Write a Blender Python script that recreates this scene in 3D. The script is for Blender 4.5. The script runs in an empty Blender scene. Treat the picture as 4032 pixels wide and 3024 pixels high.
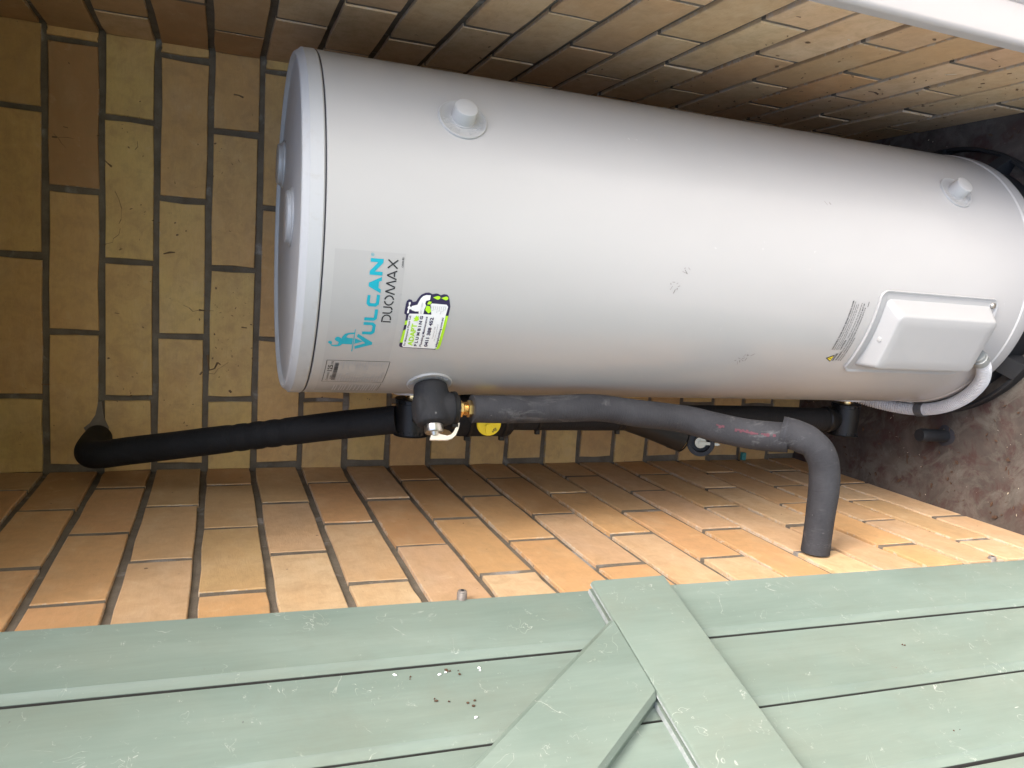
import bpy, bmesh, math, random
from mathutils import Vector, Matrix
R_ = math.radians
rnd = random.Random(7)
scn = bpy.context.scene
col = scn.collection

# ------------------------------------------------------------------ camera
def make_camera():
    cam = bpy.data.cameras.new('camera'); o = bpy.data.objects.new('camera', cam); col.objects.link(o)
    yaw, pit, rol = -0.133, 0.3624, 0.0207
    f = Vector((math.sin(yaw)*math.cos(pit), math.cos(yaw)*math.cos(pit), -math.sin(pit)))
    r = Vector((math.cos(yaw), -math.sin(yaw), 0)); u = r.cross(f)
    c, s = math.cos(rol), math.sin(rol)
    r, u = c*r + s*u, -s*r + c*u
    m = Matrix((-u, r, -f)).transposed().to_4x4()
    m.translation = Vector((0.3777, -1.5263, 1.3515))
    o.matrix_world = m
    cam.sensor_fit = 'HORIZONTAL'; cam.sensor_width = 36; cam.lens = 3049.27/4032*36
    cam.clip_start = .02; cam.clip_end = 500
    scn.camera = o
make_camera()

# ------------------------------------------------------------------ sky, sun, exposure
SUN_EL, SUN_AZ = 50, 112          # bright overcast: one very soft sun in front of the house, to the right
w = bpy.data.worlds.new('World'); scn.world = w; w.use_nodes = True
nt = w.node_tree; nt.nodes.clear()
sky = nt.nodes.new('ShaderNodeTexSky'); sky.sky_type = 'NISHITA'; sky.sun_disc = False
sky.sun_elevation = R_(SUN_EL); sky.sun_rotation = R_(SUN_AZ)
sky.air_density = 1.0; sky.dust_density = 4.0; sky.ozone_density = 1.0
bg = nt.nodes.new('ShaderNodeBackground'); bg.inputs[1].default_value = .15
wo = nt.nodes.new('ShaderNodeOutputWorld')
nt.links.new(sky.outputs[0], bg.inputs[0]); nt.links.new(bg.outputs[0], wo.inputs[0])
sl = bpy.data.lights.new('sun', 'SUN'); sl.energy = 1.5; sl.angle = R_(38); sl.color = (1, .975, .945)
so = bpy.data.objects.new('sun', sl); col.objects.link(so)
sd = Vector((math.sin(R_(SUN_AZ))*math.cos(R_(SUN_EL)), math.cos(R_(SUN_AZ))*math.cos(R_(SUN_EL)), math.sin(R_(SUN_EL))))
so.rotation_euler = sd.to_track_quat('Z', 'Y').to_euler(); so.location = sd*8
scn.view_settings.view_transform = 'Standard'; scn.view_settings.look = 'None'
scn.view_settings.exposure = 2.08; scn.view_settings.gamma = 1.0
scn.view_settings.use_curve_mapping = False
scn.cycles.max_bounces = 12; scn.cycles.diffuse_bounces = 8

# ------------------------------------------------------------------ materials
class NT:
    def __init__(s, name):
        s.m = bpy.data.materials.new(name); s.m.use_nodes = True
        s.t = s.m.node_tree; s.b = s.t.nodes['Principled BSDF']
    def n(s, typ, **kw):
        o = s.t.nodes.new('ShaderNode'+typ)
        for k, v in kw.items():
            if k.startswith('i_'): o.inputs[int(k[2:])].default_value = v
            else: setattr(o, k, v)
        return o
    def l(s, a, b): s.t.links.new(a, b)
    def noise(s, vec=None, scale=5, detail=4, rough=.55, dist=0, w=None):
        o = s.n('TexNoise'); o.inputs['Scale'].default_value = scale; o.inputs['Detail'].default_value = detail
        o.inputs['Roughness'].default_value = rough; o.inputs['Distortion'].default_value = dist
        if w is not None: o.noise_dimensions = '4D'; s.l(w, o.inputs['W'])
        if vec is not None: s.l(vec, o.inputs['Vector'])
        return o.outputs['Fac']
    def ramp(s, fac, stops):
        o = s.n('ValToRGB'); e = o.color_ramp.elements
        while len(e) < len(stops): e.new(.5)
        for k, (p, c) in enumerate(stops):
            e[k].position = p; e[k].color = (c, c, c, 1) if isinstance(c, (int, float)) else (*c, 1)
        s.l(fac, o.inputs[0]); return o.outputs[0]
    def mix(s, fac, a, b, mode='MIX'):
        o = s.n('Mix', data_type='RGBA', blend_type=mode)
        if isinstance(fac, (int, float)): o.inputs[0].default_value = fac
        else: s.l(fac, o.inputs[0])
        for i, v in ((6, a), (7, b)):
            if isinstance(v, tuple): o.inputs[i].default_value = (*v, 1)
            else: s.l(v, o.inputs[i])
        return o.outputs[2]
    def math(s, op, a, b=0):
        o = s.n('Math', operation=op)
        for i, v in ((0, a), (1, b)):
            if isinstance(v, (int, float)): o.inputs[i].default_value = v
            else: s.l(v, o.inputs[i])
        return o.outputs[0]
    def mapping(s, vec, scale=(1, 1, 1), rot=(0, 0, 0)):
        o = s.n('Mapping'); o.inputs['Scale'].default_value = scale; o.inputs['Rotation'].default_value = rot
        s.l(vec, o.inputs['Vector']); return o.outputs[0]
    def bump(s, h, strength=.2, dist=.001):
        o = s.n('Bump'); o.inputs['Strength'].default_value = strength; o.inputs['Distance'].default_value = dist
        s.l(h, o.inputs['Height']); s.l(o.outputs[0], s.b.inputs['Normal'])
    def base(s, c):
        if isinstance(c, tuple): s.b.inputs['Base Color'].default_value = (*c, 1)
        else: s.l(c, s.b.inputs['Base Color'])
    def rough(s, r):
        if isinstance(r, (int, float)): s.b.inputs['Roughness'].default_value = r
        else: s.l(r, s.b.inputs['Roughness'])

def simple(name, c, rough=.5, metal=0, var=.12, scale=40, bump=0, bscale=300, spec=.5):
    n = NT(name); tc = n.n('TexCoord').outputs['Object']
    f = n.noise(tc, scale, 4)
    n.base(n.mix(f, tuple(x*(1-var) for x in c), tuple(min(1, x*(1+var)) for x in c)))
    n.rough(n.math('MULTIPLY_ADD', f, .15) if False else rough)
    n.b.inputs['Metallic'].default_value = metal; n.b.inputs['Specular IOR Level'].default_value = spec
    if bump: n.bump(n.noise(tc, bscale, 3), bump, .0006)
    return n.m

def brick_mat():
    n = NT('fired clay brick'); tc = n.n('TexCoord'); oi = n.n('ObjectInfo'); rv = n.math('MULTIPLY', oi.outputs['Random'], 90.0)
    ob = tc.outputs['Object']; gen = tc.outputs['Generated']
    c = oi.outputs['Color']
    flash = n.noise(n.mapping(ob, (9, 9, 16)), 1, 3, .5, w=rv)                     # kiln flashing
    c = n.mix(n.ramp(flash, [(.35, 0.), (.75, .55)]), c, (.54, .31, .135))
    pale = n.noise(n.mapping(ob, (7, 7, 12)), 1.3, 3, .6, w=n.math('ADD', rv, 11.0))
    c = n.mix(n.ramp(pale, [(.5, 0.), (.8, .45)]), c, (.56, .42, .265))
    streak = n.noise(n.mapping(ob, (60, 60, 330)), 1, 4, .7, .5, w=rv)                 # drag lines along the brick
    c = n.mix(n.ramp(streak, [(.3, .16), (.6, 0.)]), c, (.30, .18, .085))
    grain = n.noise(ob, 900, 3, .7)
    c = n.mix(n.ramp(grain, [(.25, .25), (.6, 0.)]), c, (.30, .18, .08))
    mot = n.noise(ob, 38, 6, .7, .6, w=n.math('ADD', rv, 5.0))
    c = n.mix(n.ramp(mot, [(.32, .45), (.55, 0.)]), c, (.33, .21, .10))
    c = n.mix(n.ramp(mot, [(.58, 0.), (.78, .35)]), c, (.66, .52, .34))
    spot = n.noise(ob, 105, 2, .5, .4, w=rv)                                        # dirt specks
    c = n.mix(n.ramp(spot, [(.725, 0.), (.77, .8)]), c, (.06, .035, .02))
    spot2 = n.noise(ob, 260, 2, .5, 0, w=rv)
    c = n.mix(n.ramp(spot2, [(.77, 0.), (.80, .7)]), c, (.09, .05, .025))
    # mortar smeared over the arrises
    sp = n.n('SeparateXYZ'); n.l(gen, sp.inputs[0])
    def edge(o, wd):
        d = n.math('ABSOLUTE', n.math('SUBTRACT', o, .5)); return n.math('MULTIPLY', n.math('SUBTRACT', d, .5-wd), 1/wd)
    e = n.math('MAXIMUM', edge(sp.outputs[2], .07), edge(sp.outputs[0], .022))
    ns = n.noise(ob, 75, 6, .75, .8, w=rv)
    m = n.math('ADD', n.math('MULTIPLY', e, .50), ns)
    c = n.mix(n.ramp(m, [(.93, 0.), (.99, .75)]), c, (.50, .41, .31))
    n.base(c); n.rough(n.ramp(grain, [(.2, .62), (.8, .85)]))
    n.b.inputs['Specular IOR Level'].default_value = .35
    h = n.math('ADD', n.math('MULTIPLY', grain, .5), n.math('ADD', streak, n.math('MULTIPLY', n.noise(ob, 120, 4, .6), 1.2)))
    n.bump(h, .35, .0009)
    return n.m

def mortar_mat():
    n = NT('raked mortar'); ob = n.n('TexCoord').outputs['Object']
    a = n.noise(ob, 30, 5, .65); b = n.noise(ob, 700, 3, .7); e = n.noise(ob, 11, 4, .6, .5)
    c = n.ramp(a, [(.3, (.125, .103, .077)), (.7, (.215, .182, .143))])
    c = n.mix(n.ramp(e, [(.60, 0.), (.69, .7)]), c, (.42, .40, .385))                # white lime bloom
    c = n.mix(n.ramp(b, [(.3, .5), (.6, 0.)]), c, (.085, .068, .05))
    n.base(c); n.rough(.95); n.b.inputs['Specular IOR Level'].default_value = .2
    n.bump(n.math('ADD', a, n.math('MULTIPLY', b, .6)), .8, .002)
    return n.m

def floor_mat():
    n = NT('stained concrete'); ob = n.n('TexCoord').outputs['Object']
    a = n.noise(ob, 7, 6, .65, .8); b = n.noise(ob, 22, 6, .7, .6); g = n.noise(ob, 500, 3, .7); d = n.noise(ob, 60, 5, .7)
    c = n.ramp(a, [(.3, (.030, .021, .017)), (.5, (.068, .053, .043)), (.70, (.125, .10, .082))])
    c = n.mix(n.ramp(b, [(.48, 0.), (.62, .85)]), c, (.050, .019, .015))
    c = n.mix(n.ramp(n.noise(ob, 13, 5, .7, 1.2), [(.50, 0.), (.64, .75)]), c, (.115, .105, .085))
    c = n.mix(n.ramp(d, [(.64, 0.), (.72, .75)]), c, (.045, .03, .022))
    c = n.mix(n.ramp(n.noise(ob, 190, 2, .5), [(.75, 0.), (.79, .8)]), c, (.5, .45, .38))
    c = n.mix(n.ramp(g, [(.3, .35), (.6, 0.)]), c, (.06, .045, .035))
    n.base(c); n.rough(.9); n.bump(n.math('ADD', d, n.math('MULTIPLY', g, .4)), .5, .0015)
    return n.m

def tank_mat():
    n = NT('tank enamel'); ob = n.n('TexCoord').outputs['Object']
    a = n.noise(n.mapping(ob, (3, 3, 1.4)), 2, 3, .5); g = n.noise(ob, 55, 5, .65)
    c = n.mix(n.ramp(a, [(.3, 0.), (.7, 1.)]), (.40, .39, .378), (.43, .42, .408))
    sm = n.noise(n.mapping(ob, (16, 16, 9)), 1, 5, .7, .8)
    c = n.mix(n.ramp(sm, [(.75, 0.), (.9, .05)]), c, (.22, .20, .18))
    c = n.mix(n.ramp(n.noise(ob, 300, 2, .5), [(.90, 0.), (.93, .2)]), c, (.22, .20, .18))
    n.base(c); n.rough(n.ramp(g, [(.3, .20), (.75, .28)])); n.b.inputs['Specular IOR Level'].default_value = .5
    n.bump(n.noise(ob, 420, 2, .5), .05, .0005)
    return n.m

def lid_mat():
    n = NT('lid plastic'); ob = n.n('TexCoord').outputs['Object']
    c = n.mix(n.ramp(n.noise(ob, 24, 5, .7, .5), [(.55, 0.), (.75, .35)]), (.42, .425, .43), (.30, .25, .20))
    n.base(c); n.rough(.42); n.bump(n.noise(ob, 300, 3), .08, .0006)
    return n.m

def paint_mat():
    n = NT('sage door paint'); tc = n.n('TexCoord'); oi = n.n('ObjectInfo'); ob = tc.outputs['Object']
    rv = n.math('MULTIPLY', oi.outputs['Random'], 60.0)
    a = n.noise(n.mapping(ob, (14, 14, 3.2)), 1, 5, .6, .4, w=rv)
    c = n.ramp(a, [(.28, (.125, .167, .139)), (.5, (.158, .205, .174)), (.75, (.198, .248, .212))])
    c = n.mix(n.ramp(n.noise(n.mapping(ob, (8, 8, 5)), 1, 4, .6, 0, w=n.math('ADD', rv, 7.0)), [(.45, 0.), (.75, .5)]), c, (.178, .196, .152))
    fine = n.noise(n.mapping(ob, (260, 260, 14)), 1, 4, .65, w=rv)                  # brush drag
    c = n.mix(n.ramp(fine, [(.3, .16), (.65, 0.)]), c, (.085, .112, .094))
    def crack(sc, wd, seed, dist, mlo, mhi):
        v = n.noise(ob, sc, 4, .6, dist, w=n.math('ADD', rv, seed))
        d = n.math('ABSOLUTE', n.math('SUBTRACT', v, .5))
        line = n.ramp(d, [(0, 1.), (wd, 0.)])
        mk = n.ramp(n.noise(ob, sc*1.9, 4, .7, 0, w=n.math('ADD', rv, seed+3)), [(mlo, 0.), (mhi, 1.)])
        return n.math('MULTIPLY', line, mk)
    k1 = crack(8, .0028, 1.0, 1.4, .54, .65); k2 = crack(17, .005, 4.0, 1.6, .57, .68); k3 = crack(36, .010, 9.0, 1.0, .61, .70)
    c = n.mix(n.math('MULTIPLY', n.math('MAXIMUM', k1, n.math('MAXIMUM', k2, k3)), .85), c, (.46, .475, .42))
    chip = n.noise(ob, 85, 3, .6, .5, w=n.math('ADD', rv, 20.0))
    c = n.mix(n.ramp(chip, [(.755, 0.), (.775, .85)]), c, (.55, .53, .47))
    brown = n.noise(n.mapping(ob, (60, 60, 34)), 1, 4, .6, .7, w=n.math('ADD', rv, 31.0))
    c = n.mix(n.ramp(brown, [(.735, 0.), (.765, .85)]), c, (.16, .09, .06))
    grime = n.noise(n.mapping(ob, (11, 11, 7)), 1, 6, .7, .6, w=n.math('ADD', rv, 51.0))
    c = n.mix(n.ramp(grime, [(.52, 0.), (.78, .4)]), c, (.135, .138, .105))
    dark = n.noise(ob, 150, 2, .5, 0, w=n.math('ADD', rv, 41.0))
    c = n.mix(n.ramp(dark, [(.78, 0.), (.81, .7)]), c, (.07, .07, .06))
    n.base(c); n.rough(.48); n.b.inputs['Specular IOR Level'].default_value = .42
    h = n.math('ADD', n.math('MULTIPLY', fine, .5), n.math('MULTIPLY', n.math('MAXIMUM', k1, k2), -1.0))
    h = n.math('ADD', h, n.math('MULTIPLY', n.ramp(chip, [(.73, 0.), (.76, 1.)]), -1.5))
    n.bump(h, .35, .0009)
    return n.m

def raw_mat():
    n = NT('weathered timber edge'); ob = n.n('TexCoord').outputs['Object']
    a = n.noise(ob, 70, 5, .7, .3)
    n.base(n.ramp(a, [(.3, (.16, .18, .175)), (.55, (.26, .28, .27)), (.7, (.42, .42, .39))])); n.rough(.8)
    n.bump(a, .5, .001); return n.m

def foam_mat(name, lo, hi, scuff):
    n = NT(name); tc = n.n('TexCoord'); uv = tc.outputs['UV']; ob = tc.outputs['Object']
    a = n.noise(ob, 18, 5, .65, .4); wr = n.noise(n.mapping(uv, (420, 9, 1)), 1, 3, .6, .3)
    c = n.mix(n.ramp(a, [(.3, 0.), (.7, 1.)]), lo, hi)
    c = n.mix(n.ramp(n.noise(n.mapping(ob, (22, 22, 9)), 1, 6, .75, .8), [(.58, 0.), (.74, scuff)]), c, (.30, .29, .28))
    c = n.mix(n.ramp(n.noise(ob, 130, 3, .6), [(.72, 0.), (.76, scuff)]), c, (.42, .40, .38))
    n.base(c); n.rough(.74); n.b.inputs['Specular IOR Level'].default_value = .26
    n.bump(n.math('ADD', wr, n.math('MULTIPLY', n.noise(ob, 500, 3), .4)), .7, .0016)
    return n.m

def white_mat():
    n = NT('white gloss paint'); ob = n.n('TexCoord').outputs['Object']
    v = n.noise(n.mapping(ob, (10, 10, 26)), 1, 4, .6, 1.0); d = n.math('ABSOLUTE', n.math('SUBTRACT', v, .5))
    c = n.mix(n.math('MULTIPLY', n.ramp(d, [(0, 1.), (.006, 0.)]), n.ramp(n.noise(ob, 14, 3), [(.5, 0.), (.6, .7)])), (.44, .41, .388), (.45, .36, .29))
    c = n.mix(n.ramp(n.noise(ob, 90, 4, .7), [(.7, 0.), (.76, .6)]), c, (.35, .28, .22))
    n.base(c); n.rough(.4); n.bump(n.noise(ob, 160, 4), .15, .001)
    return n.m

def facade_mat():
    n = NT('house brick facing'); ob = n.n('TexCoord').outputs['Object']
    b = n.n('TexBrick'); b.inputs['Scale'].default_value = 1; b.inputs['Brick Width'].default_value = .24; b.inputs['Row Height'].default_value = .086
    b.inputs['Mortar Size'].default_value = .005; b.inputs['Color1'].default_value = (.40, .24, .11, 1); b.inputs['Color2'].default_value = (.46, .30, .16, 1); b.inputs['Mortar'].default_value = (.14, .11, .085, 1)
    n.l(n.mapping(ob, rot=(R_(90), 0, 0)), b.inputs['Vector']); n.base(b.outputs['Color']); n.rough(.85)
    return n.m

def ground_mat():
    n = NT('pale concrete paving'); ob = n.n('TexCoord').outputs['Object']
    c = n.ramp(n.noise(ob, 3, 6, .65), [(.3, (.36, .335, .30)), (.7, (.48, .455, .42))])
    n.base(n.mix(n.ramp(n.noise(ob, 200, 3, .7), [(.3, .4), (.6, 0.)]), c, (.22, .2, .18))); n.rough(.9); return n.m

M = {
 'brick': brick_mat(), 'mortar': mortar_mat(), 'floor': floor_mat(), 'tank': tank_mat(), 'lid': lid_mat(), 'paint': paint_mat(), 'raw': raw_mat(),
 'foam': foam_mat('grey foam lagging', (.022, .022, .025), (.040, .040, .044), .3),
 'foam_black': foam_mat('black foam lagging', (.0045, .0045, .005), (.009, .009, .010), .02),
 'boot': foam_mat('moulded foam boot', (.013, .014, .017), (.028, .027, .027), .25),
 'white': white_mat(), 'facade': facade_mat(), 'ground': ground_mat(),
 'plug': simple('grey moulded plastic', (.40, .395, .385), .35, var=.03),
 'cover': simple('element cover plastic', (.36, .357, .352), .45, var=.03, bump=.12, bscale=500),
 'black': simple('black moulded plastic', (.005, .005, .0052), .45, var=.2, spec=.3),
 'tray': simple('dusty black plastic', (.009, .010, .012), .6, var=.5, scale=60),
 'brass': simple('new brass', (.80, .56, .26), .25, 1, var=.06),
 'chrome': simple('plated steel', (.50, .49, .465), .33, 1, var=.08),
 'dull': simple('dull brass button', (.30, .27, .20), .4, 1, var=.2), 'alu': simple('cast alloy lever', (.80, .76, .70), .38, .85, var=.05),
 'yellow': simple('yellow plastic', (.80, .62, .02), .38, var=.05),
 'conduit': simple('white flexible conduit', (.60, .60, .60), .4, var=.03),
 'gland': simple('grey conduit gland', (.24, .25, .24), .45, var=.1),
 'clip': simple('grey steel saddle', (.12, .125, .13), .45, .3, var=.35, scale=120),
 'cyan': simple('cyan print', (.0, .33, .42), .45, var=.02), 'ink': simple('black print', (.012, .012, .015), .5, var=.02),
 'navy': simple('navy print', (.022, .015, .06), .4, var=.03), 'lime': simple('lime print', (.42, .75, .02), .45, var=.03),
 'vinyl': simple('white sticker vinyl', (.80, .80, .79), .35, var=.01), 'grey_ink': simple('grey print', (.30, .30, .31), .5, var=.05),
 'film': simple('clear film label', (.385, .377, .366), .2, var=.02), 'scuff': simple('dark scuff', (.17, .155, .14), .6, var=.3),
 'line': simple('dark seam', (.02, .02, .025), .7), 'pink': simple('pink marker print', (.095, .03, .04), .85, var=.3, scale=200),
 'rust': simple('weathered steel bolt', (.34, .30, .27), .45, .6, var=.4, scale=200),
 'gap': simple('board edge darkened as shade', (.035, .035, .032), .9, var=.4), 'teal': simple('verdigris copper', (.06, .25, .24), .7, var=.5, scale=200),  # gap: dark colour standing in for shade between the boards
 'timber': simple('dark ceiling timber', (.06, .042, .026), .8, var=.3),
 'dead_leaf': simple('dry leaf litter', (.07, .035, .018), .8, var=.5, scale=100), 'web': simple('dusty web and insect', (.16, .10, .052), .9, var=.4, scale=200), 'twig': simple('red brown twig', (.20, .085, .04), .8, var=.2), 'straw': simple('pale straw', (.5, .42, .30), .8, var=.2),
 'soil': simple('dry grass and soil', (.10, .105, .055), .95, var=.4, scale=30), 'roof': simple('roof sheeting', (.18, .17, .16), .6), 'render': simple('cement patch', (.17, .14, .11), .95, var=.3, scale=60, bump=.5),
 'copper': simple('dull copper', (.20, .12, .08), .5, .6, var=.3),
}

# ------------------------------------------------------------------ helpers
def link(name, mesh, mat=None, parent=None):
    o = bpy.data.objects.new(name, mesh); col.objects.link(o)
    if mat is not None and not mesh.materials: mesh.materials.append(mat)
    if parent is not None: o.parent = parent
    return o
def bm_obj(name, bm, mat, parent=None, smooth=None):
    bmesh.ops.recalc_face_normals(bm, faces=bm.faces[:])
    me = bpy.data.meshes.new(name); bm.to_mesh(me); bm.free()
    if smooth is not None:
        for p in me.polygons: p.use_smooth = True
        me.set_sharp_from_angle(angle=R_(smooth))
    return link(name, me, mat, parent)
def thing(name, label, cat, loc=(0, 0, 0), group=None):
    o = bpy.data.objects.new(name, None); o.empty_display_size = .05; col.objects.link(o); o.location = loc
    o['label'] = label; o['category'] = cat
    if group: o['group'] = group
    return o
def tag(o, label, cat, group=None):
    o['label'] = label; o['category'] = cat
    if group: o['group'] = group
    return o
def place(o, root):               # geometry is made in world coordinates: keep it there under its root
    o.parent = root; o.matrix_parent_inverse = Matrix.Translation(-Vector(root.location)); return o
def frame_of(d):
    d = Vector(d).normalized(); a = Vector((0, 0, 1)) if abs(d.z) < .9 else Vector((1, 0, 0))
    u = d.cross(a).normalized(); return u, d.cross(u)
def add_box(bm, lo, hi):
    v = [bm.verts.new((x, y, z)) for x in (lo[0], hi[0]) for y in (lo[1], hi[1]) for z in (lo[2], hi[2])]
    for f in ((0, 1, 3, 2), (4, 6, 7, 5), (0, 4, 5, 1), (2, 3, 7, 6), (0, 2, 6, 4), (1, 5, 7, 3)): bm.faces.new([v[i] for i in f])
    return v
def bevel_all(bm, w, seg=2):
    bmesh.ops.bevel(bm, geom=bm.edges[:], offset=w, segments=seg, affect='EDGES', profile=.5)
def add_rings(bm, rings, cap0=True, cap1=True, closed=True):
    vs = [[bm.verts.new(p) for p in r] for r in rings]; n = len(vs[0])
    for a, b in zip(vs, vs[1:]):
        for i in range(n if closed else n-1):
            j = (i+1) % n; bm.faces.new((a[i], a[j], b[j], b[i]))
    if cap0: bm.faces.new(vs[0][::-1])
    if cap1: bm.faces.new(vs[-1])
    return vs
def add_lathe(bm, o, d, prof, n=48, cap0=True, cap1=True, phase=0):   # prof: (distance along axis, radius)
    o = Vector(o); d = Vector(d).normalized(); u, v = frame_of(d)
    add_rings(bm, [[o+d*t+(u*math.cos(phase+2*math.pi*i/n)+v*math.sin(phase+2*math.pi*i/n))*r for i in range(n)] for t, r in prof], cap0, cap1)
def catmull(pts, step):
    P = [Vector(p) for p in pts]; P = [P[0]*2-P[1]]+P+[P[-1]*2-P[-2]]; out = []
    for i in range(1, len(P)-2):
        a, b, c, d = P[i-1:i+3]; n = max(2, int((c-b).length/step))
        for k in range(n):
            t = k/n
            out.append(.5*((2*b)+(c-a)*t+(2*a-5*b+4*c-d)*t*t+(3*b-a-3*c+d)*t**3))
    out.append(P[-2]); return out
def tube(name, path, rad, mat, parent, n=32, taper=0.0, wob=0.0, seed=0):
    """swept tube with UVs; rad is a number or f(arc length)"""
    bm = bmesh.new(); uvl = bm.loops.layers.uv.new('UVMap'); rg = random.Random(seed)
    L = [0]
    for a, b in zip(path, path[1:]): L.append(L[-1]+(b-a).length)
    u = None; rings = []
    ph = [rg.uniform(0, 6) for _ in range(6)]
    for i, p in enumerate(path):
        d = (path[min(i+1, len(path)-1)]-path[max(i-1, 0)]).normalized()
        if u is None: u, v = frame_of(d)
        u = (u-d*u.dot(d)).normalized(); v = d.cross(u)
        r = rad(L[i]) if callable(rad) else rad
        ring = []
        for k in range(n):
            a = 2*math.pi*k/n
            rr = r*(1+wob*(math.sin(a*2+ph[0]+L[i]*23)+math.sin(a*3+ph[1]-L[i]*31)+math.sin(L[i]*57+ph[2])))
            ring.append(bm.verts.new(p+(u*math.cos(a)+v*math.sin(a))*rr))
        rings.append(ring)
    for i, (a, b) in enumerate(zip(rings, rings[1:])):
        for k in range(n):
            j = (k+1) % n; f = bm.faces.new((a[k], a[j], b[j], b[k]))
            for lp, uv in zip(f.loops, ((L[i], k/n), (L[i], (k+1)/n), (L[i+1], (k+1)/n), (L[i+1], k/n))): lp[uvl].uv = uv
    bm.faces.new(rings[0][::-1]); bm.faces.new(rings[-1])
    o = bm_obj(name, bm, mat, None, 50); return place(o, parent) if parent else o
def rounded_rect(x0, x1, y0, y1, r, seg=5):
    out = []
    for cx, cy, a0 in ((x1-r, y1-r, 0), (x0+r, y1-r, 90), (x0+r, y0+r, 180), (x1-r, y0+r, 270)):
        for k in range(seg+1):
            a = R_(a0+90*k/seg); out.append((cx+r*math.cos(a), cy+r*math.sin(a)))
    return out
def densify(pts, seg, k=18):
    """extra points on the four straight sides of a rounded_rect outline (seg as it was made)"""
    out = []
    for i, p in enumerate(pts):
        out.append(p)
        if i % (seg+1) == seg:
            q = pts[(i+1) % len(pts)]; out += [(p[0]+(q[0]-p[0])*j/k, p[1]+(q[1]-p[1])*j/k) for j in range(1, k)]
    return out
def solid_poly(bm, pts, thick_vec):
    a = [bm.verts.new(p) for p in pts]; b = [bm.verts.new(Vector(p)+thick_vec) for p in pts]
    bm.faces.new(a[::-1]); bm.faces.new(b); n = len(a)
    for i in range(n): bm.faces.new((a[i], a[(i+1) % n], b[(i+1) % n], b[i]))
def remeshed(o, voxel, smooth=6):
    m = o.modifiers.new('r', 'REMESH'); m.mode = 'VOXEL'; m.voxel_size = voxel
    s = o.modifiers.new('s', 'SMOOTH'); s.iterations = smooth; s.factor = .5
    dg = bpy.context.evaluated_depsgraph_get(); me = bpy.data.meshes.new_from_object(o.evaluated_get(dg))
    o.modifiers.clear(); old = o.data; mats = list(old.materials); o.data = me
    me.materials.clear()
    for q in mats: me.materials.append(q)
    for p in me.polygons: p.use_smooth = True
    return o

# ================================================================== THE CUPBOARD: walls, floor, ceiling
W = .7531; Z1 = 1.6311; C = .086
def Zk(k): return Z1-(k-1)*C
TINT = {'T': (0.482, 0.315, 0.167), 'O': (0.514, 0.291, 0.133), 'C': (0.565, 0.404, 0.243), 'B': (0.387, 0.211, 0.094), 'Y': (0.493, 0.34, 0.157), 'D': (0.42, 0.268, 0.136), 'P': (0.503, 0.337, 0.205), 'K': (0.616, 0.406, 0.166), 'L': (0.665, 0.474, 0.185), 'R': (0.598, 0.437, 0.271), 'M': (0.554, 0.345, 0.141)}
_bm_cache = {}
def brick_mesh(L, H, var):
    key = (round(L*1000), round(H*1000), var)
    if key in _bm_cache: return _bm_cache[key]
    rg = random.Random(hash(key) & 0xffff); bm = bmesh.new(); l, h = L/2, H/2
    out = [(-l, -h), (-l/3, -h), (l/3, -h), (l, -h), (l, 0), (l, h), (l/3, h), (-l/3, h), (-l, h), (-l, 0)]
    j = lambda s: rg.uniform(-s, s)
    outer = [(x+j(.0013), z+j(.0012)) for x, z in out]
    def ring(ins, y): return [Vector((x-math.copysign(min(ins, abs(x)), x) if abs(x) > l*.9 else x, y, z-math.copysign(ins, z) if abs(z) > h*.5 else z)) for x, z in outer]
    add_rings(bm, [ring(.0015, 0), ring(.0004, .0006), ring(0, .0020), ring(0, .05)], True, True)
    bmesh.ops.recalc_face_normals(bm, faces=bm.faces[:])
    me = bpy.data.meshes.new('brick'); bm.to_mesh(me); bm.free(); me.materials.append(M['brick'])
    _bm_cache[key] = me; return me
def lay_wall(root, origin, rot, heads_even, heads_odd, length, tints, default, seed, kmin=-2, flush=0):
    joints = bmesh.new()
    rg = random.Random(seed); ca, sa = math.cos(rot), math.sin(rot)
    for k in range(kmin+1, 20):
        idx = k-1; hs = heads_even if idx % 2 == 0 else heads_odd
        cuts = [0.0-.0055]+list(hs)+[length+.0055]
        zt, zb = Zk(k)-.0055, Zk(k+1)+.0055
        if k == 19: zb = .001
        if flush:
            for h in hs:
                q = [(origin[0]+a*ca-b*sa, origin[1]+a*sa+b*ca) for a, b in ((h-.0055, flush+rg.uniform(-.0006, .0006)), (h+.0055, flush+rg.uniform(-.0006, .0006)), (h+.0055, .02), (h-.0055, .02))]
                add_rings(joints, [[(x, y, z) for x, y in q] for z in (zb+.0005, (zb+zt)/2, zt-.0005)])
        for n, (a, b) in enumerate(zip(cuts, cuts[1:])):
            j1, j2 = rg.uniform(-.001, .001), rg.uniform(-.001, .001)
            a2, b2 = a+.0052+j1, b-.0052+j2
            if b2-a2 < .006: continue
            me = brick_mesh(round(b2-a2, 3), round(zt-zb, 3), rg.randrange(4))
            o = bpy.data.objects.new('brick', me); col.objects.link(o)
            m = (a2+b2)/2; py = rg.uniform(-.0012, .0008)
            o.location = (origin[0]+m*ca-py*sa, origin[1]+m*sa+py*ca, (zt+zb)/2+rg.uniform(-.0006, .0006))
            o.rotation_euler = (rg.uniform(-.006, .006), rg.uniform(-.004, .004), rot+rg.uniform(-.006, .006))
            t = tints.get((idx, n), None) or rg.choice(default); c = TINT[t]; q = rg.uniform(.93, 1.07)
            o.color = (c[0]*q, c[1]*q*rg.uniform(.97, 1.03), c[2]*q, 1)
            o.parent = root
    if flush:
        o = bm_obj('head_joints', joints, M['mortar'], root); o['kind'] = 'stuff'
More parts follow.
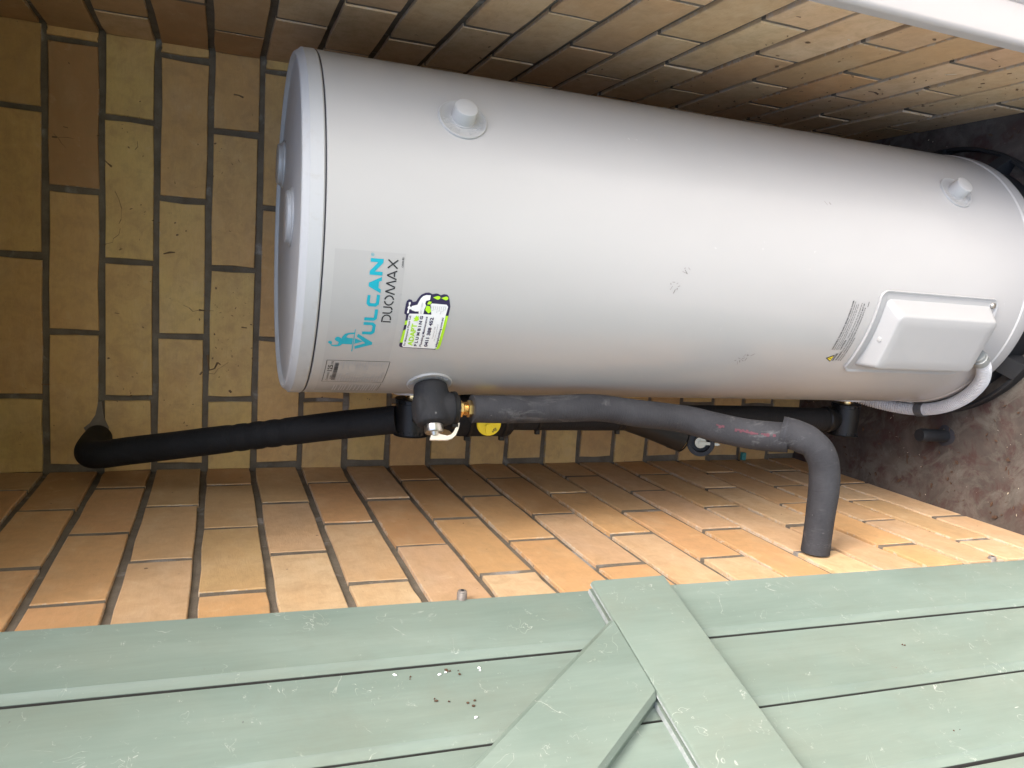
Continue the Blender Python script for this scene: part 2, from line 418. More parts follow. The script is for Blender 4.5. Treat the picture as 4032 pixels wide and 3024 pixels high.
def mortar_slab(lo, hi, label):
    bm = bmesh.new(); add_box(bm, lo, hi); o = bm_obj('brick_wall', bm, M['mortar']); return tag(o, label, 'wall')
TOP = Zk(-1)+.002
REC = .0058
bw = mortar_slab((-.12, REC, -.05), (W+.12, .11, TOP), 'shadowed tan brick wall behind the tank, facing the opening of the cupboard')
lay_wall(bw, (0, 0, 0), 0, (.0075, .249, .4915, .734), (.134, .376, .618), W,
         {(0, 1): 'K', (0, 2): 'K', (0, 3): 'B', (1, 3): 'L', (1, 2): 'L', (1, 1): 'K', (2, 1): 'L', (2, 2): 'L', (2, 3): 'M', (3, 3): 'M', (3, 2): 'K', (3, 1): 'L', (4, 1): 'K', (4, 2): 'M'}, 'KKKLMK', 11)
lw = mortar_slab((-.11, -.690, -.05), (-REC, REC-.001, TOP), 'bright orange and tan brick wall between the black pipes and the green door')
LT = {(-1, 1): 'O', (-1, 2): 'O', (0, 0): 'B', (0, 1): 'O', (0, 2): 'O', (1, 0): 'B', (1, 1): 'O', (1, 2): 'O', (1, 3): 'O', (2, 0): 'D', (2, 1): 'T', (2, 2): 'P', (3, 0): 'B', (3, 1): 'T', (3, 2): 'Y', (3, 3): 'O',
      (4, 0): 'T', (4, 1): 'P', (4, 2): 'C', (5, 1): 'O', (5, 2): 'P', (5, 3): 'C', (6, 0): 'P', (6, 1): 'B', (6, 2): 'P', (7, 0): 'B', (7, 1): 'B', (7, 2): 'O', (7, 3): 'C', (8, 0): 'D', (8, 1): 'O', (8, 2): 'O',
      (9, 1): 'B', (9, 2): 'P', (9, 3): 'O', (10, 1): 'O', (10, 2): 'C', (11, 1): 'T', (11, 2): 'O', (11, 3): 'C', (12, 1): 'P', (12, 2): 'O', (13, 2): 'P', (13, 1): 'T', (14, 2): 'P'}
# left wall: local x runs from the back corner to the front when measured as -y, so it is laid from the front corner
FRONT = .692
lay_wall(lw, (0, -FRONT, 0), R_(90), tuple(sorted(FRONT-h for h in (.237, .479))), tuple(sorted(FRONT-h for h in (.117, .359, .601))), FRONT,
         {(i, (2-n) if i % 2 == 0 else (3-n)): t for (i, n), t in LT.items()}, 'TPTCPO', 12, flush=.0009)
rw = mortar_slab((W+REC, -.70, -.05), (W+.11, REC-.001, TOP), 'tan brick wall close beside the tank, running to the white door frame')
lay_wall(rw, (W, 0, 0), R_(-90), (.251, .4925), (.131, .373, .616), .70,
         {(-1, 0): 'D', (0, 0): 'D', (1, 1): 'D', (2, 0): 'B', (3, 0): 'B', (3, 1): 'T', (14, 1): 'O'}, 'RRCPRT', 13, flush=.0014)  # pale default tints make up for light missing on this wall

bm = bmesh.new(); add_box(bm, (-.11, -.70, -.10), (W+.11, .11, 0)); fl = bm_obj('floor', bm, M['floor']); fl['kind'] = 'structure'
bm = bmesh.new(); add_box(bm, (-60, -120, -.16), (60, -.7055, -.022)); g = bm_obj('ground', bm, M['soil']); g['kind'] = 'structure'
bm = bmesh.new(); add_box(bm, (-9, -2.1, -.10), (9, -.706, .004)); pa = bm_obj('path', bm, M['ground']); pa['kind'] = 'structure'  # out of view; pale slab added to bounce light and reflect in the tank
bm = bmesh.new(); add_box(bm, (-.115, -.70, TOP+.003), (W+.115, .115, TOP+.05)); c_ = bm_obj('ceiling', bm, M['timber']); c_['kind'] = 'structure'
HEAD = 1.70
bm = bmesh.new()
add_box(bm, (-4.0, -.694, -.16), (-.114, -.58, 2.5)); add_box(bm, (W+.113, -.694, -.16), (5.0, -.58, 2.5)); add_box(bm, (-.113, -.694, TOP+.053), (W+.112, -.58, 2.5))
h_ = bm_obj('house_wall', bm, M['facade']); h_['kind'] = 'structure'
bm = bmesh.new(); add_box(bm, (-4.3, -1.25, 2.503), (5.3, 4, 2.68)); r_ = bm_obj('roof', bm, M['roof']); r_['kind'] = 'structure'  # out of view; eave overhang extended to shade the door top and tank

# ---- white timber frame round the opening
df = thing('door_frame', 'white painted timber door frame against the end of the right brick wall', 'door frame', (W+.04, -.72, 0))
prof = [(W+.150, -.7015), (W-.0005, -.7015), (W-.0010, -.7175)]
for k in range(7):
    a = R_(180+90*k/6); prof.append((W+.0060+.007*math.cos(a), -.7190+.007*math.sin(a)))
prof += [(W+.048, -.727), (W+.050, -.7245), (W+.052, -.727), (W+.060, -.7345), (W+.150, -.7345)]
bm = bmesh.new(); add_rings(bm, [[(x, y, z) for x, y in prof] for z in [i*.085 for i in range(0, 23)]])
place(bm_obj('post', bm, M['white'], None, 30), df)
bm = bmesh.new(); add_box(bm, (-.10, -.7335, HEAD), (W-.002, -.7015, HEAD+.16)); bevel_all(bm, .004); place(bm_obj('head', bm, M['white'], None, 40), df)

# ================================================================== GREEN PLANK DOOR (standing open)
A = R_(18.5); DD = Vector((-math.sin(A), -math.cos(A), 0)); DN = Vector((math.cos(A), -math.sin(A), 0)); HP = Vector((0.003, -.689, 0))
def dp(s, z, t): return HP+DD*(s-.017*(z-.77))+DN*t+Vector((0, 0, z))       # s out from the hinge edge, t towards the viewer of its inner face
door = thing('plank_door', 'sage green ledged plank door standing open with chipped paint', 'door', tuple(HP))
cuts = [0, .0960, .2025, .3085, .4145, .5205, .6265, .7325]
for i in range(7):
    a, b = cuts[i], cuts[i+1]; rg = random.Random(50+i); t0 = rg.uniform(-.0008, .0008)
    pr = [(a+.0025, -.019)]+([(a, -.001), (a+.001, 0)] if i == 0 else [(a+.0025, -.0006+t0), (a+.0031, -.0001+t0)])+[ (b-.0145, t0), (b-.0136, -.0009+t0), (b-.0038, -.0034+t0), (b-.0034, -.0040+t0), (b-.0034, -.019)]
    zs = [.028, .03]+[.03+k*.1 for k in range(1, 17)]+[1.688, 1.69]
    bm = bmesh.new(); add_rings(bm, [[dp(s, z, t) for s, t in pr] for z in zs])
    bo = bm_obj('board', bm, M['paint'], None, 35); bo.data.materials.append(M['gap'])
    for p in bo.data.polygons:
        if (p.center-HP).dot(DN) < -.0044 and abs(p.normal.dot(DD)) > .7 and i+.5 < 6.6: p.material_index = 1  # side faces in the joints coloured dark to deepen their shade
    place(bo, door)
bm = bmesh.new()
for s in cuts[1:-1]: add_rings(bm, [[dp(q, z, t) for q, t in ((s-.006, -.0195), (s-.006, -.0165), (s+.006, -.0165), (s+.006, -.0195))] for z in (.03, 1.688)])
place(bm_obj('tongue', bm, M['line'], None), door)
def grooved(name, O, X, Y, L, Wd, T=.019, ends=None, ch=0):
    """tongue-and-groove board laid flat: O its lower corner on the door face, X along, Y across, DN out; groove in the far edge"""
    g = .009
    pr = [(0.0, .0006), (0.0, T-.003), (.003, T), (Wd-.0045, T), (Wd-.0012, T-.0014), (Wd, T-.004), (Wd, .0122), (Wd-g, .0122), (Wd-g, .0066), (Wd, .0066), (Wd+.0006, .0006)]
    if ch: pr = [(0.0, .0006), (0.0, T-ch), (ch*.75, T), (Wd-ch*.9, T), (Wd, T-ch)]+pr[6:]
    bm = bmesh.new(); e0, e1 = ends if ends else (lambda y: 0, lambda y: L)
    rings = []
    for k in range(13):
        f = k/12; rings.append([O+X*(e0(y)*(1-f)+e1(y)*f)+Y*y+DN*t for y, t in pr])
    add_rings(bm, rings); bmesh.ops.recalc_face_normals(bm, faces=bm.faces[:])
    o = bm_obj(name, bm, M['paint'], None, 30); o.data.materials.append(M['raw'])
    for p in o.data.polygons:
        c = p.center; yy = (c-O).dot(Y)
        if yy > Wd-g-.0005 and abs(p.normal.dot(DN)) < .9 and (c-O).dot(DN) < T-.004: p.material_index = 1
    return place(o, door)
ZLO, ZHI = .8035, .911
grooved('ledge', dp(.003, ZLO, 0), DD, Vector((0, 0, 1)), .70, ZHI-ZLO-.0006)
BA = R_(53.3); BX = DD*math.cos(BA)+Vector((0, 0, 1))*math.sin(BA); BY = -DD*math.sin(BA)+Vector((0, 0, 1))*math.cos(BA)
# lower end cut level along the ledge's top edge
bw_ = .0945; ct = 1/math.tan(BA)
grooved('brace', dp(.1860, ZHI+.0012, 0), BX, BY, .93, bw_, ends=(lambda y: -y*ct, lambda y: .90-y*ct), ch=.0062)
grooved('ledge', dp(.003, 1.645-.0, 0), DD, Vector((0, 0, 1)), .70, .04)

# ---- two bolt ends sticking out of the left wall by the door edge
for i, (y, z, ln, lab) in enumerate(((-.6820, 1.074, .0145, 'threaded bolt end sticking out above the door edge, left of the diagonal brace'), (-.690, .196, .0055, 'short bolt end at the door edge near the floor'))):
    b = thing('wall_bolt', lab, 'bolt', (0, y, z), 'bolt ends in the wall beside the door')
    bm = bmesh.new(); pr = [(-.01, .0058)]
    t = -.004
    while t < ln-.002: pr += [(t, .0062), (t+.0007, .0054)]; t += .0014
    pr += [(ln-.001, .0056), (ln, .0046)]
    add_lathe(bm, (0, y, z), (1, 0, 0), pr, 20); place(bm_obj('shank', bm, M['rust'], None, 50), b)
    bm = bmesh.new(); add_lathe(bm, (ln+.0002, y, z), (1, 0, 0), [(0, .0022), (.0005, .0020)], 12); place(bm_obj('drilled_tip', bm, M['line'], None), b)

# ================================================================== WATER HEATER
XC, YC, RT = .4437, -.3527, .239
HZ0, HZ1 = .048, 1.239
heater = thing('water_heater', 'tall pale grey cylindrical electric water heater with stickers and element cover', 'water heater', (XC, YC, 0))
def H(o): return place(o, heater)
def cyl(s, z, off=0.0): a = s/1000/RT; return Vector((XC+(RT+off)*math.sin(a), YC-(RT+off)*math.cos(a), z/1000))
N = 160
def vlathe(name, prof, mat, n=N, smooth=35, cap0=True, cap1=True):
    bm = bmesh.new(); add_rings(bm, [[(XC+r*math.cos(2*math.pi*i/n), YC+r*math.sin(2*math.pi*i/n), z) for i in range(n)] for z, r in prof], cap0, cap1)
    return H(bm_obj(name, bm, mat, None, smooth))
vlathe('body', [(HZ0, RT-.004), (HZ0, RT+.0012), (HZ0+.003, RT+.0018), (HZ0+.024, RT+.0018), (HZ0+.0265, RT)]+[(z, RT) for z in [.1+.1*k for k in range(11)]]+[(HZ1-.0012, RT), (HZ1-.0006, RT-.0012)], M['tank'])
vlathe('seam', [(HZ1-.0012, RT-.006), (HZ1-.0006, RT-.0014), (HZ1+.0012, RT-.0014), (HZ1+.0014, RT-.006)], M['line'])
pr = [(HZ1+.0012, RT-.003), (HZ1+.0013, RT-.0008), (HZ1+.003, RT+.0006), (1.2575, RT+.0002), (1.2585, RT-.0010), (1.2650, RT-.0060), (1.2662, RT-.0085), (1.2655, RT-.0105), (1.2605, RT-.0125), (1.2600, RT-.02), (1.2625, .12), (1.2635, .03), (1.2635, .001)]
vlathe('lid', pr, M['lid'], smooth=25)
for (x, y, r, hgt) in ((.452, -.405, .037, .0085), (.545, -.215, .033, .0095)):
    bm = bmesh.new(); add_lathe(bm, (x, y, 1.2612), (0, 0, 1), [(0, r+.004), (.003, r+.003), (.0045, r), (.0055, r-.0003), (.0060, r-.0012), (hgt, r-.002), (hgt+.0012, r-.004)], 48)
    H(bm_obj('lid_boss', bm, M['plug'], None, 40))

# ---- flanges with their plugs
def flange(ang, z, text, plug=True, r=.032):
    n = Vector((math.sin(ang), -math.cos(ang), 0)); tg = Vector((math.cos(ang), math.sin(ang), 0)); o = Vector((XC, YC, z))
    bm = bmesh.new(); ns = 56; rings = []
    for rr, off in ((.006, .0018), (.016, .0018), (r-.0035, .0018), (r-.0018, .0030), (r-.0005, .0028), (r, .0016), (r, -.001)):
        ring = []
        for k in range(ns):
            a = 2*math.pi*k/ns; s = ang*RT*1000+rr*1000*math.cos(a); ring.append(cyl(s, z*1000+rr*1000*math.sin(a), off))
        rings.append(ring)
    add_rings(bm, rings); f = H(bm_obj('flange', bm, M['plug'], None, 40))
    if plug:
        bm = bmesh.new(); add_lathe(bm, o+n*RT, n, [(.0005, .0172), (.0026, .0172), (.0030, .0158), (.0185, .0150), (.0200, .0144), (.0206, .0130), (.0206, .004)], 48)
        pg = bm_obj('plug', bm, M['plug'], None, 35); pg.parent = f; pg.matrix_parent_inverse = Matrix.Identity(4)
    return f
TX = {}
def text_mesh(txt, bold=.0):
    cu = bpy.data.curves.new('t', 'FONT'); cu.body = txt; cu.size = 1; cu.offset = bold; cu.resolution_u = 2
    o = bpy.data.objects.new('t', cu); col.objects.link(o)
    dg = bpy.context.evaluated_depsgraph_get(); me = bpy.data.meshes.new_from_object(o.evaluated_get(dg))
    bpy.data.objects.remove(o); bpy.data.curves.remove(cu); return me
def text_to(bm, txt, s0, s1, z0, z1, fn, bold=.0, ref=None):
    """letters scaled into the box s0..s1 / z0..z1 (cap height), mapped by fn(s, z)"""
    me = text_mesh(txt, bold); xs = [v.co.x for v in me.vertices]
    mr = text_mesh(ref or 'H', bold); ys = [v.co.y for v in mr.vertices]
    x0, x1, y0, y1 = min(xs), max(xs), min(ys), max(ys)
    vs = [bm.verts.new(fn(s0+(v.co.x-x0)/(x1-x0)*(s1-s0), z0+(v.co.y-y0)/(y1-y0)*(z1-z0))) for v in me.vertices]
    for p in me.polygons:
        try: bm.faces.new([vs[i] for i in p.vertices])
        except ValueError: pass
    bpy.data.meshes.remove(me); bpy.data.meshes.remove(mr)
def label_obj(name, bm, mat, parent):
    bm.normal_update()
    for f in bm.faces:
        c = f.calc_center_median(); d = Vector((c.x-XC, c.y-YC, 0))
        if f.normal.dot(d) < 0: f.normal_flip()
    me = bpy.data.meshes.new(name); bm.to_mesh(me); bm.free(); o = link(name, me, mat)
    if parent is heater: place(o, heater)
    else: o.parent = parent
    o['kind'] = 'stuff'
    return o
def patch(bm, s0, s1, z0, z1, off, nx=40):
    vs = [[bm.verts.new(cyl(s0+(s1-s0)*i/nx, z, off)) for i in range(nx+1)] for z in (z0, z1)]
    for i in range(nx): bm.faces.new((vs[0][i], vs[0][i+1], vs[1][i+1], vs[1][i]))
def poly(bm, pts, off):
    """polygon on the tank, cut into narrow strips so that it follows the curve"""
    t = bmesh.new(); f = t.faces.new([t.verts.new((x, z, 0)) for x, z in pts]); t.normal_update()
    xs = [p[0] for p in pts]; a, b = min(xs), max(xs); k = math.floor(a/6)*6+6
    while k < b:
        bmesh.ops.bisect_plane(t, geom=t.verts[:]+t.edges[:]+t.faces[:], plane_co=(k, 0, 0), plane_no=(1, 0, 0)); k += 6
    t.normal_update(); bmesh.ops.triangulate(t, faces=t.faces[:])
    mp = {v: bm.verts.new(cyl(v.co.x, v.co.y, off)) for v in t.verts}
    for f in t.faces: bm.faces.new([mp[v] for v in f.verts])
    t.free()
def bar(bm, a, b, wd, off):
    (x0, z0), (x1, z1) = a, b; l = math.hypot(x1-x0, z1-z0); nx, nz = -(z1-z0)/l*wd/2, (x1-x0)/l*wd/2
    poly(bm, [(x0+nx, z0+nz), (x0-nx, z0-nz), (x1-nx, z1-nz), (x1+nx, z1+nz)], off)

f1 = flange(R_(36), 1.068, 'OUTLET'); f2 = flange(R_(35.6), .2135, 'INLET', r=.0305); f3 = flange(R_(-60.5), 1.0725, 'RELIEF VALVE', plug=False)
f4 = flange(R_(-90), 1.066, '', plug=False); f5 = flange(R_(-90), .200, '', plug=False)
def ring_text(f, ang, z, txt, a0, a1, rad, size, mat, flip=False):
    """raised letters set round a flange; a0..a1 degrees counter-clockwise from +s"""
    bm = bmesh.new(); n = len(txt)
    for i, ch in enumerate(txt):
        if ch == ' ': continue
        a = R_(a0+(a1-a0)*(i+.5)/n); rot = a-math.pi/2 if not flip else a+math.pi/2
        cs, cz = ang*RT*1000+rad*math.cos(a), z*1000+rad*math.sin(a)
        for up in (0, 1):
            pass
        fn = lambda s, zz: cyl(cs+s*math.cos(rot)-zz*math.sin(rot), cz+s*math.sin(rot)+zz*math.cos(rot), .0024)
        wd = size*(.18 if ch == 'I' else .62)
        text_to(bm, ch, -wd/2, wd/2, -size/2, size/2, fn, .0)
    ex = bmesh.ops.extrude_face_region(bm, geom=bm.faces[:])
    for v in [e for e in ex['geom'] if isinstance(e, bmesh.types.BMVert)]:
        d = Vector((v.co.x-XC, v.co.y-YC, 0)).normalized(); v.co -= d*.0008
    me = bpy.data.meshes.new('lettering'); bm.normal_update(); bm.to_mesh(me); bm.free(); o = link('lettering', me, mat); o.parent = f
for f, a, z, t in ((f1, R_(36), 1.068, 'OUTLET'), (f2, R_(35.6), .2135, 'INLET')):
    ring_text(f, a, z, t, 168, 92, 23.5, 6.2, M['plug']); ring_text(f, a, z, t, 190, 265, 23.5, 6.2, M['plug'], True)
ring_text(f3, R_(-60.5), 1.0725, 'RELIEF VALVE', 100, -60, 27, 5.4, M['plug'])

# ---- clear brand label: film, cyan name, black range name, figure
brand = bmesh.new(); patch(brand, -300, -35, 1142, 1226.5, .00015, 90); brand = label_obj('brand_label', brand, M['film'], heater)
cy = bmesh.new(); K1 = .0005
ZB, ZT = 1168.4, 1183.9; t = 3.6
poly(cy, [(-172, 1189.6), (-167.2, 1190.6), (-161.2, 1179.4), (-150.4, 1190.0), (-145.6, 1188.6), (-159.3, 1169.0), (-163.2, 1169.0)][:2]+[(-161.2, 1177.6), (-150.2, 1189.6), (-145.8, 1188.6), (-159.3, 1168.8), (-163.2, 1168.8)], K1)
def Lp(*p): poly(cy, list(p), K1)
# U
Lp((-146.2, ZT), (-141.8, ZT), (-141.8, 1174), (-140.2, 1172.2), (-132.8, 1172.2), (-131.4, 1174), (-131.4, ZT), (-127.2, ZT), (-127.2, 1172.4), (-130.6, ZB), (-142.6, ZB), (-146.2, 1172.0))
# L
Lp((-124.6, ZT), (-120.2, ZT), (-120.2, 1172.3), (-108.2, 1172.3), (-108.2, ZB), (-121.6, ZB), (-124.6, 1171.4))
# C
Lp((-89.4, ZT-3.9), (-89.4, ZT-.4), (-101.0, ZT-.1), (-104.4, 1180.6), (-104.4, 1171.8), (-101.0, ZB), (-88.6, ZB), (-88.2, 1172.3), (-98.8, 1172.3), (-100.0, 1173.4), (-100.0, 1178.8), (-98.8, ZT-3.9))
# A
Lp((-86.0, ZB), (-81.0, ZB), (-79.4, 1171.4), (-71.4, 1171.4), (-70.0, ZB), (-65.2, ZB), (-73.4, ZT-.3), (-78.0, ZT-.3), (-75.7, 1179.6), (-73.0, 1174.4), (-77.9, 1174.4), (-75.7, 1179.6), (-78.0, ZT-.3))
# N
Lp((-63.4, ZB), (-63.4, ZT), (-58.8, ZT), (-47.6, 1174.6), (-47.6, ZT), (-43.2, ZT), (-43.2, ZB), (-47.8, ZB), (-59.0, 1177.8), (-59.0, ZB))
text_to(cy, '®', -40.8, -36.8, 1180.0, 1183.6, lambda s, z: cyl(s, z, K1))
label_obj('brand_name', cy, M['cyan'], brand)
fg = bmesh.new()
poly(fg, [(-161.0, 1224.1), (-159.2, 1222.6), (-160.2, 1219.6), (-163.7, 1218.7), (-164.4, 1219.9), (-166.2, 1218.9), (-166.3, 1216.3), (-165.2, 1211.7), (-160.8, 1210.9), (-159.3, 1213.6), (-157.6, 1216.0), (-154.7, 1216.3), (-152.0, 1214.1), (-152.1, 1211.1), (-154.9, 1208.2), (-151.4, 1207.4), (-146.7, 1204.5), (-144.8, 1199.6), (-144.0, 1192.9), (-146.5, 1192.9), (-146.9, 1197.7), (-148.2, 1200.9), (-151.7, 1202.6), (-153.3, 1200.3), (-153.6, 1193.9), (-164.2, 1193.9), (-163.9, 1205.9), (-167.5, 1208.9), (-168.7, 1213.9), (-168.1, 1219.1), (-165.1, 1220.7), (-162.8, 1223.5)], K1)
poly(fg, [(-176.8, 1193.2), (-138.9, 1193.3), (-138.9, 1192.5), (-176.8, 1192.0)], K1); poly(fg, [(-163.0, 1191.4), (-153.4, 1191.4), (-158.4, 1181.0)], K1)
label_obj('smith_emblem', fg, M['cyan'], brand)
dk = bmesh.new(); D0, D1 = 1150.6, 1162.6; tw = 1.7
def arc(cx, cz, rx, rz, a0, a1, k=14):
    pts = [(cx+rx*math.cos(R_(a0+(a1-a0)*i/k)), cz+rz*math.sin(R_(a0+(a1-a0)*i/k))) for i in range(k+1)]
    for a, b in zip(pts, pts[1:]): bar(dk, a, b, tw, K1)
bar(dk, (-125.2, D0), (-125.2, D1-2.2), tw, K1); bar(dk, (-126, D1-.8), (-121, D1-.8), tw, K1); bar(dk, (-122.6, D0+.8), (-121, D0+.8), tw, K1); arc(-121, 1156.6, 5.6, 5.2, 90, -90)
bar(dk, (-112.6, D1), (-112.6, 1154), tw, K1); bar(dk, (-104.2, D1), (-104.2, 1154), tw, K1); arc(-108.4, 1154.6, 4.2, 3.4, 185, 262); arc(-108.4, 1154.6, 4.2, 3.4, 278, 355)
arc(-95.0, 1156.6, 6.2, 5.4, 100, 262); arc(-95.0, 1156.6, 6.2, 5.4, -80, 80)
for p, q in (((-86.6, D0), (-83.2, D1)), ((-83.2, D1), (-78.4, D0+.6)), ((-77.4, D0+.6), (-72.8, D1)), ((-72.8, D1), (-69.2, D0)), ((-67.4, D0), (-62.6, D1)), ((-62.6, D1), (-56.8, D0)), ((-64.2, 1153.6), (-59.4, 1153.6)), ((-53.6, D1), (-43.4, D0)), ((-43.4, D1), (-48.0, 1157.2)), ((-49.2, 1155.9), (-53.8, D0))): bar(dk, p, q, tw, K1)
label_obj('range_name', dk, M['ink'], brand)
sm = bmesh.new(); text_to(sm, '120644 BD', -51.5, -39.2, 1143.6, 1145.8, lambda s, z: cyl(s, z, K1), .01)
for (s0, z0, s1, z1) in ((-195.6, 1221.0, -197.0, 1139.8),): pass
E4 = [(-195.8, 1221.4), (-195.8, 1139.6), (-253.6, 1139.6), (-253.6, 1221.4)]
for a, b in zip(E4, E4[1:]+E4[:1]): bar(sm, a, b, .7, K1)
bar(sm, (-258.5, 1140.2), (-296, 1140.2), .8, K1)
fnk = lambda s, z: cyl(s, z, K1)
text_to(sm, '125', -221.6, -206.5, 1212.2, 1218.4, fnk, .02); text_to(sm, 'LITRES', -205.2, -197.6, 1212.4, 1215.2, fnk)
text_to(sm, 'OUTDOOR WATER HEATER', -250.2, -225, 1214.6, 1217.2, fnk); text_to(sm, 'DELIVERY', -244.5, -233.5, 1210.6, 1212.8, fnk)
label_obj('data_plate', sm, M['ink'], brand)
bc = bmesh.new(); rg = random.Random(3); s = -248.0
while s < -201:
    wd = rg.choice((.5, .5, .9, 1.4)); poly(bc, [(s, 1205.2), (s+wd, 1205.2), (s+wd, 1210.4), (s, 1210.4)], K1); s += wd+rg.choice((.5, .6, 1.0))
label_obj('barcode', bc, M['ink'], brand)
ln = bmesh.new(); z = 1202.6                                  # print too small to read in the photograph: broken lines only
while z > 1145:
    a = -250
    end = rg.uniform(-238, -222)
    while a < end: l = rg.uniform(1.6, 4.2); bar(ln, (a, z), (min(a+l, end), z), 1.5, K1); a += l+.8
    a = rg.choice((-210, -207, -218, -203)); bar(ln, (a, z), (-198.6, z), 1.5, K1); z -= 3.55
z = 1202.6
while z > 1143:
    a = rg.uniform(-268, -262); bar(ln, (-294, z), (a, z), 1.5, K1); z -= rg.choice((3.4, 3.4, 5.2))
label_obj('fine_print', ln, M['grey_ink'], brand)

# ---- plumber's die-cut sticker
pl_ = bmesh.new()
poly(pl_, [(-166.1, 1129.6), (-165.0, 1132.4), (-162.6, 1133.6), (-157.6, 1133.5), (-121.9, 1132.2), (-113.8, 1132.3), (-111.9, 1135.2), (-98.9, 1135.0), (-94.2, 1134.3), (-91.8, 1131.9), (-92.4, 1128.2), (-95.3, 1126.7), (-94.2, 1122.7), (-90.6, 1120.9), (-88.2, 1119.6), (-84.7, 1117.1), (-81.9, 1112.2), (-81.2, 1107.7), (-83.1, 1102.9), (-81.9, 1098.8), (-82.1, 1096.0), (-84.0, 1092.3), (-82.2, 1088.5), (-82.6, 1084.0), (-85.5, 1081.3), (-96.7, 1077.9), (-99.2, 1077.3), (-112.6, 1077.8), (-161.4, 1079.0), (-166.2, 1080.2), (-168.1, 1084.2)], .0004)
plumb = label_obj('plumber_sticker', pl_, M['navy'], heater)
lm_ = bmesh.new(); poly(lm_, [(-157.4, 1133.6), (-157.2, 1129.8), (-134.9, 1129.4), (-137.6, 1132.6)], .0007); poly(lm_, [(-122.2, 1132.4), (-121.4, 1129.2), (-127.6, 1129.4), (-128.6, 1132.4)], .0007)
poly(lm_, [(-112.0, 1081.4), (-112.0, 1077.9), (-161.2, 1078.9), (-166.2, 1080.2), (-168.0, 1084.2), (-160.7, 1083.0)], .0007)
for cx, cz in ((-87.4, 1096.2), (-87.6, 1085.6)): poly(lm_, [(cx, cz+5.6)]+[(cx+2.5*math.cos(R_(a)), cz-.8+3.0*math.sin(R_(a))) for a in range(30, -211, -30)], .0007)
label_obj('lime_print', lm_, M['lime'], plumb)
wh = bmesh.new()
poly(wh, [(-162.4, 1129.9), (-113.6, 1129.4), (-111.4, 1128.4), (-110.9, 1118.0), (-111.3, 1100.4), (-97.2, 1103.6), (-95.4, 1102.3), (-96.0, 1082.9), (-98.8, 1080.4), (-112.2, 1081.6), (-160.2, 1082.9), (-164.6, 1083.4), (-166.0, 1085.8), (-164.8, 1128.1)], .0010)
poly(wh, [(-110.8, 1117.0), (-107.6, 1117.3), (-107.8, 1122.0), (-106.2, 1126.9), (-103.0, 1128.0), (-100.4, 1127.2), (-98.3, 1120.4), (-94.1, 1119.1), (-89.4, 1117.2), (-86.2, 1114.6), (-84.6, 1111.0), (-84.5, 1105.3), (-90.8, 1105.3), (-92.3, 1110.1), (-96.2, 1110.7), (-98.6, 1109.2), (-104.2, 1110.5), (-110.8, 1110.9)], .0010)
poly(wh, [(-95.6, 1131.9), (-94.8, 1129.7), (-96.7, 1129.2), (-100.5, 1130.1), (-102.4, 1127.6), (-104.9, 1127.4), (-105.1, 1130.0), (-110.3, 1129.8), (-111.1, 1131.8), (-108.5, 1132.2), (-105.1, 1131.2), (-102.6, 1132.4), (-100.0, 1131.0)], .0013)
label_obj('white_print', wh, M['vinyl'], plumb)
l2_ = bmesh.new(); K2 = .0016; fn2 = lambda s, z: cyl(s, z, K2)
text_to(l2_, 'ADAPT', -161.6, -125.4, 1116.5, 1123.3, fn2, .035)
poly(l2_, [(-121.6, 1122.4), (-119.2, 1120.6), (-117.4, 1122.6), (-116.6, 1120.6), (-113.0, 1119.8), (-115.0, 1118.2), (-113.2, 1116.8), (-116.6, 1116.2), (-119.4, 1115.2), (-121.4, 1117.6)], K2)
poly(l2_, [(-104.6, 1109.8), (-98.6, 1108.8), (-99.0, 1104.6), (-106.4, 1101.4), (-109.4, 1104.6)], K2); poly(l2_, [(-96.8, 1108.4), (-92.4, 1106.6), (-93.0, 1102.6), (-96.6, 1104.2)], K2)
label_obj('lime_lettering', l2_, M['lime'], plumb)
nv = bmesh.new()
text_to(nv, 'For Maintenance Please Call', -161.6, -114.0, 1126.1, 1128.7, fn2, .02); text_to(nv, 'P L U M B I N G', -162.0, -113.6, 1110.6, 1114.6, fn2, .04)
text_to(nv, 'Plumbing Maintenance', -162.2, -114.2, 1104.6, 1107.6, fn2, .02); text_to(nv, '0411 388 452', -162.3, -115.0, 1096.6, 1101.2, fn2, .035)
text_to(nv, 'adaptplumbing.com.au', -162.6, -114.6, 1083.6, 1086.4, fn2, .025)
label_obj('navy_lettering', nv, M['navy'], plumb)
gy = bmesh.new()
text_to(gy, 'Established 2008', -147.6, -128.6, 1091.6, 1093.3, fn2); text_to(gy, 'Fully Licensed & Insured', -151.9, -125.0, 1088.6, 1090.2, fn2); text_to(gy, 'QBCC 1144363', -110.6, -94.8, 1113.6, 1115.6, fn2)
for i, tx in enumerate(('Taps', 'Toilets', 'Pumps', 'Hot Water', 'Systems', 'Water Tanks', 'Leaking', 'Pipes')):
    zz = 1101.4-2.62*i; wd = 1.05*len(tx); text_to(gy, tx, -98.4-wd, -98.4, zz, zz+1.5, fn2)
label_obj('grey_lettering', gy, M['grey_ink'], plumb)

